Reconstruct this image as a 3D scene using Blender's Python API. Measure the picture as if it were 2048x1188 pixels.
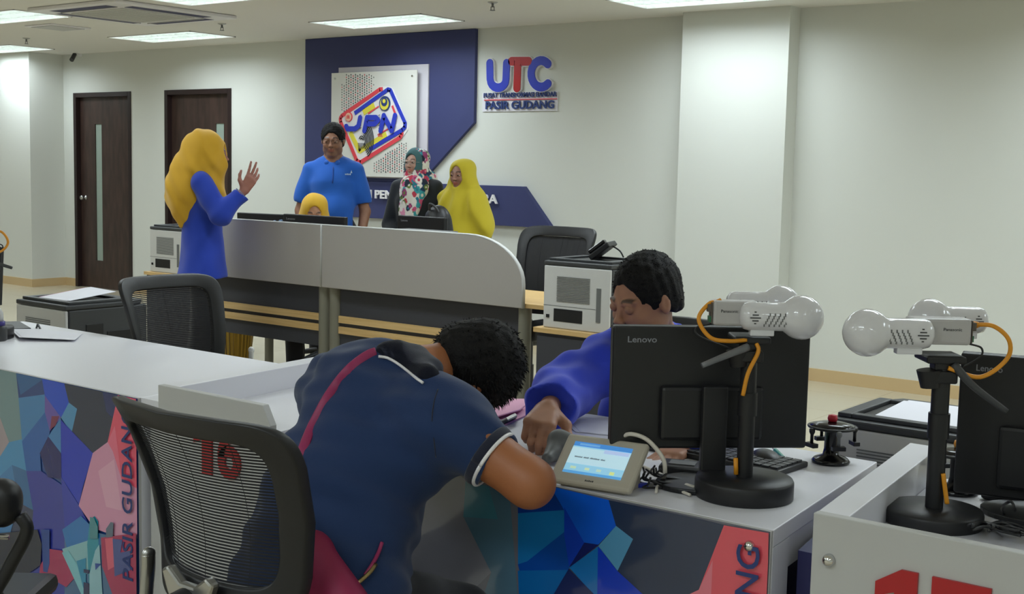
import bpy, bmesh, math, random
import numpy as np
from math import sin, cos, pi, radians, atan2, sqrt
from mathutils import Vector, Matrix

for o in list(bpy.data.objects): bpy.data.objects.remove(o)
scene = bpy.context.scene
COL = scene.collection
random.seed(7); rng = np.random.default_rng(11)

# ------------------------------------------------------------- camera
F = 2506.878; YW, PT, RL = 0.652576, 0.1028701, 0.0222914; CH = 1.44
fw = np.array([-sin(YW)*cos(PT), cos(YW)*cos(PT), -sin(PT)])
_rt = np.array([cos(YW), sin(YW), 0.0]); _up = np.cross(_rt, fw)
cr = cos(RL)*_rt + sin(RL)*_up; cu = -sin(RL)*_rt + cos(RL)*_up
CO = np.array([0, 0, CH])
cam_d = bpy.data.cameras.new('camera'); cam = bpy.data.objects.new('camera', cam_d); COL.objects.link(cam)
cam_d.sensor_width = 36; cam_d.lens = 36*F/2048; cam_d.clip_end = 100; cam_d.clip_start = 0.05
cam.matrix_world = Matrix(((cr[0], cu[0], -fw[0], 0), (cr[1], cu[1], -fw[1], 0), (cr[2], cu[2], -fw[2], CH), (0, 0, 0, 1)))
scene.camera = cam
# ------------------------------------------------------------- light and exposure
wd = bpy.data.worlds.new('world'); scene.world = wd; wd.use_nodes = True
wd.node_tree.nodes['Background'].inputs[0].default_value = (0.8, 0.85, 0.9, 1)
wd.node_tree.nodes['Background'].inputs[1].default_value = 0.3
scene.view_settings.view_transform = 'Standard'; scene.view_settings.look = 'None'
scene.view_settings.gamma = 1; scene.view_settings.exposure = EXPO = 0.0
scene.view_settings.use_curve_mapping = False
TROFFER_W = 15.5           # watts of each recessed louvre lamp
LAMP_COL = (0.87, 0.97, 1.05)
TUBE_E = 7.5

# rays of the photograph turned into points of the place
def ray(x, y): return fw + (x-1024)/F*cr - (y-594)/F*cu
def onY(x, y, Y): d = ray(x, y); return CO + d*(Y/d[1])
def onZ(x, y, Z): d = ray(x, y); return CO + d*((Z-CH)/d[2])
def onX(x, y, X): d = ray(x, y); return CO + d*(X/d[0])
def atD(x, y, D): return CO + ray(x, y)*D

# ------------------------------------------------------------- materials
def lin(c):
    c = [v/255 for v in c]
    return tuple((v/12.92 if v <= .04045 else ((v+.055)/1.055)**2.4) for v in c)
MATS = {}
def mat(name, c=None, rough=.6, metal=0, bump=0, bscale=60, var=0, vscale=8, coat=0, spec=.5, emit=0, vcol=False, trans=0, alpha=1, sheen=0):
    if name in MATS: return MATS[name]
    m = bpy.data.materials.new(name); m.use_nodes = True; nt = m.node_tree
    b = nt.nodes['Principled BSDF']; L = nt.links
    col = (*lin(c), 1) if c else (.5, .5, .5, 1)
    b.inputs['Base Color'].default_value = col
    b.inputs['Roughness'].default_value = rough; b.inputs['Metallic'].default_value = metal
    b.inputs['Specular IOR Level'].default_value = spec
    b.inputs['Coat Weight'].default_value = coat; b.inputs['Coat Roughness'].default_value = .06
    b.inputs['Sheen Weight'].default_value = sheen
    b.inputs['Transmission Weight'].default_value = trans; b.inputs['Alpha'].default_value = alpha
    if emit:
        b.inputs['Emission Color'].default_value = col; b.inputs['Emission Strength'].default_value = emit
    tc = nt.nodes.new('ShaderNodeTexCoord')
    src = None
    if vcol:
        a = nt.nodes.new('ShaderNodeAttribute'); a.attribute_name = 'Col'; src = a.outputs['Color']
        L.new(src, b.inputs['Base Color'])
        if emit: L.new(src, b.inputs['Emission Color'])
    if var:
        n = nt.nodes.new('ShaderNodeTexNoise'); n.inputs['Scale'].default_value = vscale; n.inputs['Detail'].default_value = 4
        L.new(tc.outputs['Object'], n.inputs['Vector'])
        mp = nt.nodes.new('ShaderNodeMapRange'); mp.inputs['To Min'].default_value = 1-var; mp.inputs['To Max'].default_value = 1+var
        L.new(n.outputs['Fac'], mp.inputs['Value'])
        mx = nt.nodes.new('ShaderNodeVectorMath'); mx.operation = 'SCALE'
        if src is not None: L.new(src, mx.inputs[0])
        else: mx.inputs[0].default_value = col[:3]
        L.new(mp.outputs['Result'], mx.inputs['Scale']); L.new(mx.outputs['Vector'], b.inputs['Base Color'])
    if bump:
        n = nt.nodes.new('ShaderNodeTexNoise'); n.inputs['Scale'].default_value = bscale; n.inputs['Detail'].default_value = 3
        L.new(tc.outputs['Object'], n.inputs['Vector'])
        bp = nt.nodes.new('ShaderNodeBump'); bp.inputs['Strength'].default_value = bump; bp.inputs['Distance'].default_value = .01
        L.new(n.outputs['Fac'], bp.inputs['Height']); L.new(bp.outputs['Normal'], b.inputs['Normal'])
    MATS[name] = m; return m

def wood(name, c1, c2, scale=(2, 2, 30), rough=.45):
    if name in MATS: return MATS[name]
    m = mat(name, c1, rough); nt = m.node_tree; L = nt.links; b = nt.nodes['Principled BSDF']
    tc = nt.nodes.new('ShaderNodeTexCoord'); mp = nt.nodes.new('ShaderNodeMapping'); mp.inputs['Scale'].default_value = scale
    n = nt.nodes.new('ShaderNodeTexNoise'); n.inputs['Scale'].default_value = 3; n.inputs['Detail'].default_value = 6
    r = nt.nodes.new('ShaderNodeValToRGB'); r.color_ramp.elements[0].color = (*lin(c1), 1); r.color_ramp.elements[1].color = (*lin(c2), 1)
    r.color_ramp.elements[0].position = .35; r.color_ramp.elements[1].position = .65
    L.new(tc.outputs['Object'], mp.inputs['Vector']); L.new(mp.outputs['Vector'], n.inputs['Vector'])
    L.new(n.outputs['Fac'], r.inputs['Fac']); L.new(r.outputs['Color'], b.inputs['Base Color'])
    return m

def floor_mat():
    m = mat('floor tiles', (188, 178, 156), .22); nt = m.node_tree; L = nt.links; b = nt.nodes['Principled BSDF']
    tc = nt.nodes.new('ShaderNodeTexCoord')
    br = nt.nodes.new('ShaderNodeTexBrick'); br.offset = 0; br.inputs['Scale'].default_value = 1
    br.inputs['Brick Width'].default_value = .6; br.inputs['Row Height'].default_value = .6; br.inputs['Mortar Size'].default_value = .002
    br.inputs['Color1'].default_value = (*lin((186, 176, 152)), 1); br.inputs['Color2'].default_value = (*lin((190, 180, 156)), 1)
    br.inputs['Mortar'].default_value = (*lin((160, 148, 122)), 1)
    L.new(tc.outputs['Object'], br.inputs['Vector']); L.new(br.outputs['Color'], b.inputs['Base Color'])
    return m

WHITE = lambda: mat('white laminate', (224, 224, 231), .35)
M = dict(
    wall=mat('wall paint', (216, 218, 212), .85, bump=.03, bscale=300),
    ceil=mat('ceiling board', (228, 226, 220), .9),
    skirt=mat('skirting tile', (205, 178, 134), .4),
    lam=WHITE(), lamg=mat('pale grey laminate', (188, 188, 186), .5),
    door=wood('dark walnut veneer', (52, 38, 34), (70, 52, 46), (6, 6, 1.2), .4),
    doorf=mat('dark door frame', (40, 26, 26), .4),
    frost=mat('frosted glass', (150, 165, 155), .35),
    steel=mat('brushed steel', (180, 180, 178), .3, 1), chrome=mat('chrome', (215, 215, 215), .1, 1),
    black=mat('black plastic', (22, 23, 26), .45), blackg=mat('glossy black plastic', (14, 14, 17), .18),
    dgrey=mat('dark grey plastic', (58, 60, 62), .5), mgrey=mat('mid grey plastic', (110, 112, 112), .5),
    darkpanel=mat('charcoal panel', (58, 59, 66), .6), screen=mat('grey fabric screen', (170, 165, 160), .9, bump=.08, bscale=500),
    scredge=mat('screen edging', (205, 206, 204), .5), leg=mat('taupe metal', (128, 126, 112), .45),
    maple=wood('maple slat', (206, 170, 112), (220, 186, 130), (1, 20, 30), .45),
    navy=mat('navy board', (54, 60, 108), .6, bump=.05, bscale=200), navyd=mat('navy plinth', (40, 42, 92), .5),
    blue=mat('sign blue', (44, 62, 190), .4), red=mat('sign red', (196, 40, 48), .4), coral=mat('sign coral', (225, 72, 84), .4),
    yellow=mat('sign yellow', (226, 214, 70), .5), wsign=mat('sign white', (232, 230, 232), .35), wacr=mat('white acrylic', (222, 222, 216), .2, coat=.6),
    num=mat('number red', (176, 30, 36), .35), paper=mat('paper', (228, 228, 236), .8), pinkp=mat('pink paper', (226, 168, 196), .8),
    magenta=mat('magenta strap', (148, 40, 88), .5), maroon=mat('maroon ribbon', (120, 20, 50), .6),
    orange=mat('orange cable', (228, 152, 34), .45), whitec=mat('white cable', (212, 206, 194), .45),
    prw=mat('printer off-white', (206, 206, 204), .5), camw=mat('glossy white plastic', (222, 222, 226), .16, coat=.5),
    tabw=mat('beige plastic', (176, 170, 156), .5), textg=mat('grey lettering', (140, 142, 150), .4),
    tblue=mat('print blue lettering', (42, 62, 120), .4), tdark=mat('dark lettering', (44, 48, 60), .5),
    hair=mat('black hair', (13, 12, 13), .7, bump=.3, bscale=240, spec=.25),
    lens=mat('spectacle lens', (200, 205, 210), .05, trans=0, alpha=.18),
    basket=mat('amber basket', (150, 118, 26), .5), green=mat('teal pen', (60, 150, 130), .4), redb=mat('red plastic', (190, 34, 52), .4),
)
M['floor'] = floor_mat()
M['skin'] = mat('skin', None, .5, vcol=True, bump=.04, bscale=260)
M['print'] = mat('printed acrylic', None, .25, vcol=True, coat=.7)
M['vc'] = mat('coloured cloth', None, .85, vcol=True)
M['eye'] = mat('eye', None, .15, vcol=True)

# ------------------------------------------------------------- things and parts
def tag(o, label=None, cat=None, group=None, kind=None):
    if label: o['label'] = label
    if cat: o['category'] = cat
    if group: o['group'] = group
    if kind: o['kind'] = kind
    return o
def thing(name, label, cat, loc=(0, 0, 0), rz=0, group=None):
    o = bpy.data.objects.new(name, None); COL.objects.link(o); o.empty_display_size = .1
    o.location = [float(v) for v in loc]; o.rotation_euler = (0, 0, rz)
    return tag(o, label, cat, group)
def struct_thing(name, loc=(0, 0, 0)):
    o = bpy.data.objects.new(name, None); COL.objects.link(o); o.location = loc; o['kind'] = 'structure'; return o
def dup(root, loc, rz, label=None, group=None, scale=None):
    r = root.copy(); COL.objects.link(r); r.location = [float(v) for v in loc]; r.rotation_euler = (0, 0, rz)
    if label: r['label'] = label
    if group: r['group'] = group
    if scale: r.scale = scale
    for ch in list(root.children):
        c = ch.copy(); COL.objects.link(c); c.parent = r
        for g in list(ch.children):
            d = g.copy(); COL.objects.link(d); d.parent = c
    return r

class MB:
    """collects shapes into one mesh; T is a 4x4 applied to what is added"""
    def __init__(s): s.v = []; s.f = []; s.mi = []; s.sm = []; s.T = Matrix.Identity(4); s.cols = None
    def add(s, vs, fs, m=0, smooth=False):
        n = len(s.v)
        s.v += [tuple(s.T @ Vector([float(c) for c in p])) for p in vs]
        s.f += [tuple(i+n for i in f) for f in fs]; s.mi += [m]*len(fs); s.sm += [smooth]*len(fs)
        return s
    def box(s, a, b, m=0):
        x0, y0, z0 = a; x1, y1, z1 = b
        return s.add([(x0, y0, z0), (x1, y0, z0), (x1, y1, z0), (x0, y1, z0), (x0, y0, z1), (x1, y0, z1), (x1, y1, z1), (x0, y1, z1)],
                     [(0, 3, 2, 1), (4, 5, 6, 7), (0, 1, 5, 4), (1, 2, 6, 5), (2, 3, 7, 6), (3, 0, 4, 7)], m)
    def prism(s, poly, d, m=0, smooth=False):
        """poly: 3-D points of one face, d: vector of the extrusion"""
        n = len(poly); P = [Vector([float(c) for c in p]) for p in poly]; d = Vector([float(c) for c in d])
        vs = P+[p+d for p in P]
        return s.add(vs, [tuple(range(n))[::-1], tuple(range(n, 2*n))]+[(i, (i+1) % n, n+(i+1) % n, n+i) for i in range(n)], m, smooth)
    def cyl(s, a, b, r0, r1=None, n=20, m=0, caps=True):
        r1 = r0 if r1 is None else r1
        a = Vector([float(c) for c in a]); b = Vector([float(c) for c in b]); z = (b-a).normalized()
        x = z.orthogonal().normalized(); y = z.cross(x); vs = []
        for p, r in ((a, r0), (b, r1)):
            vs += [p+(x*cos(2*pi*i/n)+y*sin(2*pi*i/n))*r for i in range(n)]
        s.add(vs, [(i, (i+1) % n, n+(i+1) % n, n+i) for i in range(n)], m, True)
        if caps: s.add(vs, [tuple(range(n))[::-1], tuple(range(n, 2*n))], m)
        return s
    def lathe(s, prof, o=(0, 0, 0), ax=(0, 0, 1), n=28, m=0):
        """prof: (r, h) pairs along the axis"""
        o = Vector([float(c) for c in o]); z = Vector(ax).normalized(); x = z.orthogonal().normalized(); y = z.cross(x); vs = []; fs = []
        for r, h in prof: vs += [o+z*h+(x*cos(2*pi*i/n)+y*sin(2*pi*i/n))*max(r, 1e-4) for i in range(n)]
        for k in range(len(prof)-1):
            fs += [(k*n+i, k*n+(i+1) % n, (k+1)*n+(i+1) % n, (k+1)*n+i) for i in range(n)]
        fs += [tuple(range(n))[::-1], tuple((len(prof)-1)*n+i for i in range(n))]
        return s.add(vs, fs, m, True)
    def tube(s, pts, r, n=8, m=0, sub=6, flat=None, upv=None):
        """smooth round tube through points (Catmull-Rom); flat: (rx, rz) for a strap"""
        P = [np.array(p, float) for p in pts]
        if sub > 1 and len(P) > 2:
            Q = [P[0]*2-P[1]]+P+[P[-1]*2-P[-2]]; out = []
            for i in range(1, len(Q)-2):
                for k in range(sub):
                    t = k/sub; a, b, c, d = Q[i-1:i+3]
                    out.append(.5*((2*b)+(-a+c)*t+(2*a-5*b+4*c-d)*t*t+(-a+3*b-3*c+d)*t**3))
            out.append(P[-1]); P = out
        rr = r if hasattr(r, '__len__') else None
        vs = []; fs = []; up = None; N = len(P)
        for i, p in enumerate(P):
            t = P[min(i+1, N-1)]-P[max(i-1, 0)]; t /= (np.linalg.norm(t)+1e-9)
            if upv is not None: up = np.array(upv, float)
            if up is None:
                up = np.array([0, 0, 1.]) if abs(t[2]) < .9 else np.array([1., 0, 0])
            up = up-t*(up@t); up /= np.linalg.norm(up); sd = np.cross(t, up)
            q = (rr[0]+(rr[1]-rr[0])*i/(N-1)) if rr else r
            a, b = (flat if flat else (q, q))
            vs += [p+sd*cos(2*pi*k/n)*a+up*sin(2*pi*k/n)*b for k in range(n)]
        for i in range(N-1): fs += [(i*n+k, i*n+(k+1) % n, (i+1)*n+(k+1) % n, (i+1)*n+k) for k in range(n)]
        fs += [tuple(range(n))[::-1], tuple((N-1)*n+k for k in range(n))]
        return s.add(vs, fs, m, True)
    def sphere(s, c, r, m=0, n=20, sc=(1, 1, 1)):
        pr = [(sin(pi*k/12), -cos(pi*k/12)) for k in range(13)]; vs = []; fs = []
        for q, h in pr: vs += [(c[0]+r*sc[0]*q*cos(2*pi*i/n), c[1]+r*sc[1]*q*sin(2*pi*i/n), c[2]+r*sc[2]*h) for i in range(n)]
        for k in range(12): fs += [(k*n+i, k*n+(i+1) % n, (k+1)*n+(i+1) % n, (k+1)*n+i) for i in range(n)]
        return s.add(vs, fs, m, True)
    def build(s, name, mats, parent=None, bevel=0, world=False, label=None, seg=2, cols=None):
        me = bpy.data.meshes.new(name); vs = s.v
        if world and parent is not None:
            bpy.context.view_layer.update(); inv = world_of(parent).inverted(); vs = [tuple(inv @ Vector(p)) for p in s.v]
        me.from_pydata(vs, [], s.f)
        if not isinstance(mats, (list, tuple)): mats = [mats]
        for m in mats: me.materials.append(M[m] if isinstance(m, str) else m)
        me.polygons.foreach_set('material_index', s.mi); me.polygons.foreach_set('use_smooth', s.sm)
        if cols is not None:      # one colour per face
            at = me.color_attributes.new('Col', 'FLOAT_COLOR', 'CORNER'); k = 0
            for p in me.polygons:
                c = cols[p.index]
                for _ in p.loop_indices: at.data[k].color = (*c, 1); k += 1
        me.validate(); me.update()
        b = bmesh.new(); b.from_mesh(me); bmesh.ops.recalc_face_normals(b, faces=b.faces) if cols is None else None
        b.to_mesh(me); b.free()
        o = bpy.data.objects.new(name, me); COL.objects.link(o)
        if parent is not None: o.parent = parent
        if bevel:
            md = o.modifiers.new('bevel', 'BEVEL'); md.width = bevel; md.segments = seg; md.limit_method = 'ANGLE'; md.angle_limit = radians(40)
        if label: o['label'] = label
        return o
def world_of(o):
    m = o.matrix_basis.copy()
    while o.parent: o = o.parent; m = o.matrix_basis @ m
    return m
def struct(name, mb, m, **k):
    o = mb.build(name, m, **k); o['kind'] = 'structure'; return o

def text_mb(txt, size, depth=.002, bold=0., shear=0.):
    """letters lying in XY, extruded in z; returns verts and faces"""
    cu_ = bpy.data.curves.new('t', 'FONT'); cu_.body = txt; cu_.size = size; cu_.extrude = depth; cu_.offset = bold; cu_.shear = shear
    cu_.resolution_u = 3
    o = bpy.data.objects.new('t', cu_); COL.objects.link(o); bpy.context.view_layer.update()
    me = bpy.data.meshes.new_from_object(o.evaluated_get(bpy.context.evaluated_depsgraph_get()))
    vs = np.array([v.co[:] for v in me.vertices]); fs = [tuple(p.vertices) for p in me.polygons]
    bpy.data.objects.remove(o); bpy.data.curves.remove(cu_); bpy.data.meshes.remove(me)
    return vs, fs
def put_text(mb, txt, o, ux, uz, width, height, depth=.003, bold=0., shear=0., m=0):
    """letters filling a width x height box from corner o, running along ux, upright along uz"""
    vs, fs = text_mb(txt, 1., 0., bold, shear)
    cu_ = bpy.data
    lo = vs.min(0); hi = vs.max(0)
    ux = np.array(ux, float); uz = np.array(uz, float); n = np.cross(ux, uz)
    P = [np.array(o)+ux*((v[0]-lo[0])/(hi[0]-lo[0])*width)+uz*((v[1]-lo[1])/(hi[1]-lo[1])*height) for v in vs]
    # front faces plus a thin rim
    N = len(P); allv = [p+n*depth for p in P]+P
    edges = {}
    for f in fs:
        for a, b in zip(f, f[1:]+f[:1]): edges[(a, b)] = 1
    rim = [(b, a, a+N, b+N) for (a, b) in edges if (b, a) not in edges]
    mb.add(allv, list(fs)+rim, m)
# ------------------------------------------------------------- soft bodies: signed distance fields meshed by surface nets
class Sdf:
    def __init__(s): s.p = []
    def cap(s, a, b, r0, r1=None, k=.02, sq=None, op='u'):
        """tapered capsule; sq = (axis, factor) flattens it along an axis"""
        s.p.append(('c', np.array(a, float), np.array(b, float), r0, r0 if r1 is None else r1, k, sq, op)); return s
    def ell(s, c, r, k=.02, R=None, op='u'):
        s.p.append(('e', np.array(c, float), np.array(r, float), R, 0, k, None, op)); return s
    def plane(s, o, n, k=.004, op='s'):
        """cuts away the side the normal points to"""
        s.p.append(('p', np.array(o, float), np.array(n, float)/np.linalg.norm(n), 0, 0, k, None, op)); return s
    def ext(s, other): s.p += other.p; return s
    def mesh(s, vox=.006, disp=None, pad=.03):
        lo = []; hi = []
        for q in s.p:
            if q[7] != 'u': continue
            if q[0] == 'c': r = max(q[3], q[4]); lo.append(np.minimum(q[1], q[2])-r); hi.append(np.maximum(q[1], q[2])+r)
            elif q[0] == 'e': r = q[2].max(); lo.append(q[1]-r); hi.append(q[1]+r)
        lo = np.min(lo, 0)-pad; hi = np.max(hi, 0)+pad
        n = np.ceil((hi-lo)/vox).astype(int)+1
        ax = [lo[i]+np.arange(n[i])*vox for i in range(3)]
        D = np.full(n, .08, np.float32)
        for q in s.p:
            kind, a, b, r0, r1, k, sq, op = q
            if op == 'u':
                if kind == 'c': r = max(r0, r1)+.05+k; l = np.minimum(a, b)-r; h = np.maximum(a, b)+r
                else: r = b.max()+.05+k; l = a-r; h = a+r
            elif kind == 'p': l = lo; h = hi
            elif kind == 'c': r = max(r0, r1)+.03+k; l = np.minimum(a, b)-r; h = np.maximum(a, b)+r
            else: r = b.max()+.03+k; l = a-r; h = a+r
            i0 = np.clip(((l-lo)/vox).astype(int), 0, n); i1 = np.clip(((h-lo)/vox).astype(int)+2, 0, n)
            if (i1 <= i0).any(): continue
            sl = tuple(slice(i0[j], i1[j]) for j in range(3))
            X, Y, Z = [ax[j][sl[j]].astype(np.float32).reshape([-1 if m == j else 1 for m in range(3)]) for j in range(3)]
            if kind == 'p':
                d = -((X-a[0])*b[0]+(Y-a[1])*b[1]+(Z-a[2])*b[2])
            elif kind == 'c':
                PX, PY, PZ = X-a[0], Y-a[1], Z-a[2]; f = 1
                ba = b-a
                if sq is not None:
                    u = np.array(sq[0], float); u /= np.linalg.norm(u); f = sq[1]
                    t = (PX*u[0]+PY*u[1]+PZ*u[2])*(1/f-1); PX, PY, PZ = PX+t*u[0], PY+t*u[1], PZ+t*u[2]
                    ba = ba+u*(ba@u)*(1/f-1)
                L = max(ba@ba, 1e-9)
                h_ = np.clip((PX*ba[0]+PY*ba[1]+PZ*ba[2])/L, 0, 1)
                d = np.sqrt((PX-ba[0]*h_)**2+(PY-ba[1]*h_)**2+(PZ-ba[2]*h_)**2)-(r0+(r1-r0)*h_)
                if sq is not None: d = d*np.where(d < 0, f, (1+f)/2)
            else:
                PX, PY, PZ = X-a[0], Y-a[1], Z-a[2]
                if r0 is not None and not np.isscalar(r0):
                    R = r0; PX, PY, PZ = [PX*R[0, j]+PY*R[1, j]+PZ*R[2, j] for j in range(3)]
                k0 = np.sqrt((PX/b[0])**2+(PY/b[1])**2+(PZ/b[2])**2); k1 = np.sqrt((PX/b[0]**2)**2+(PY/b[1]**2)**2+(PZ/b[2]**2)**2)+1e-6
                d = k0*(k0-1)/k1
            A = D[sl]
            if op == 'u':
                hh = np.clip(.5+.5*(A-d)/k, 0, 1); D[sl] = A*(1-hh)+d*hh-k*hh*(1-hh)
            else:
                d = -d if kind != 'p' else -d
                hh = np.clip(.5-.5*(A-d)/k, 0, 1); D[sl] = A*(1-hh)+d*hh+k*hh*(1-hh)
        if disp is not None:
            X, Y, Z = [ax[j].astype(np.float32).reshape([-1 if m == j else 1 for m in range(3)]) for j in range(3)]
            D = D+disp(X, Y, Z).astype(np.float32)
        D[0] = D[-1] = .05; D[:, 0] = D[:, -1] = .05; D[:, :, 0] = D[:, :, -1] = .05
        return surface_net(D, lo, vox)

def surface_net(D, lo, vox):
    S = D < 0
    c = np.zeros(np.array(D.shape)-1, np.int8)
    for i in (0, 1):
        for j in (0, 1):
            for k in (0, 1): c += S[i:D.shape[0]-1+i, j:D.shape[1]-1+j, k:D.shape[2]-1+k]
    act = (c > 0) & (c < 8); idx = np.full(c.shape, -1, np.int64); I = np.argwhere(act); idx[tuple(I.T)] = np.arange(len(I))
    acc = np.zeros((len(I), 3)); cnt = np.zeros(len(I))
    corners = [(i, j, k) for i in (0, 1) for j in (0, 1) for k in (0, 1)]
    val = {q: D[I[:, 0]+q[0], I[:, 1]+q[1], I[:, 2]+q[2]] for q in corners}
    for q in corners:
        for a in range(3):
            if q[a] == 0:
                w = list(q); w[a] = 1; w = tuple(w); d0, d1 = val[q], val[w]; m = (d0 < 0) != (d1 < 0)
                t = np.where(m, d0/np.where(m, d0-d1, 1), 0); p = np.array(q, float)[None].repeat(len(I), 0); p[:, a] = t
                acc[m] += p[m]; cnt[m] += 1
    V = (I+acc/cnt[:, None])*vox+lo; fs = []
    for a in range(3):
        b_, c_ = (a+1) % 3, (a+2) % 3
        sl0 = [slice(1, -1)]*3; sl0[a] = slice(0, -1); sl1 = list(sl0); sl1[a] = slice(1, None)
        s0, s1 = S[tuple(sl0)], S[tuple(sl1)]; E_ = np.argwhere(s0 != s1)
        off = np.ones(3, int); off[a] = 0; E2 = E_+off
        fl = s0[tuple(E_.T)]
        def g(db, dc):
            q = E2.copy(); q[:, b_] -= db; q[:, c_] -= dc; return idx[tuple(q.T)]
        Q = np.stack([g(1, 1), g(0, 1), g(0, 0), g(1, 0)], 1)
        Q[~fl] = Q[~fl][:, ::-1]; fs.append(Q)
    return V, np.concatenate(fs)

def soft(name, sdf, m, parent, vox=.006, disp=None, paint=None, label=None, relax=2):
    V, Q = sdf.mesh(vox, disp)
    for _ in range(relax):      # a little smoothing
        A = np.zeros_like(V); n = np.zeros(len(V))
        for k in range(4):
            np.add.at(A, Q[:, k], V[Q[:, (k+1) % 4]]); np.add.at(n, Q[:, k], 1)
        V = V*.5+.5*A/np.maximum(n, 1)[:, None]
    me = bpy.data.meshes.new(name)
    me.vertices.add(len(V)); me.vertices.foreach_set('co', V.ravel())
    me.loops.add(len(Q)*4); me.loops.foreach_set('vertex_index', Q.ravel().astype(np.int32))
    me.polygons.add(len(Q)); me.polygons.foreach_set('loop_start', np.arange(0, len(Q)*4, 4, dtype=np.int32))
    me.polygons.foreach_set('loop_total', np.full(len(Q), 4, np.int32)); me.polygons.foreach_set('use_smooth', np.ones(len(Q), bool))
    me.materials.append(M[m] if isinstance(m, str) else m); me.update(calc_edges=True)
    if paint is not None:
        c = paint(V); at = me.color_attributes.new('Col', 'FLOAT_COLOR', 'POINT')
        at.data.foreach_set('color', np.concatenate([c, np.ones((len(c), 1))], 1).ravel())
    o = bpy.data.objects.new(name, me); COL.objects.link(o); o.parent = parent
    if label: o['label'] = label
    return o

def frame(fwd, up):
    """3x3 whose columns are right, forward, up of a head"""
    f = np.array(fwd, float); f /= np.linalg.norm(f); u = np.array(up, float); u -= f*(u@f); u /= np.linalg.norm(u)
    return np.stack([np.cross(f, u), f, u], 1)
def sm(x, a, b):
    t = np.clip((x-a)/(b-a), 0, 1); return t*t*(3-2*t)

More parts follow.
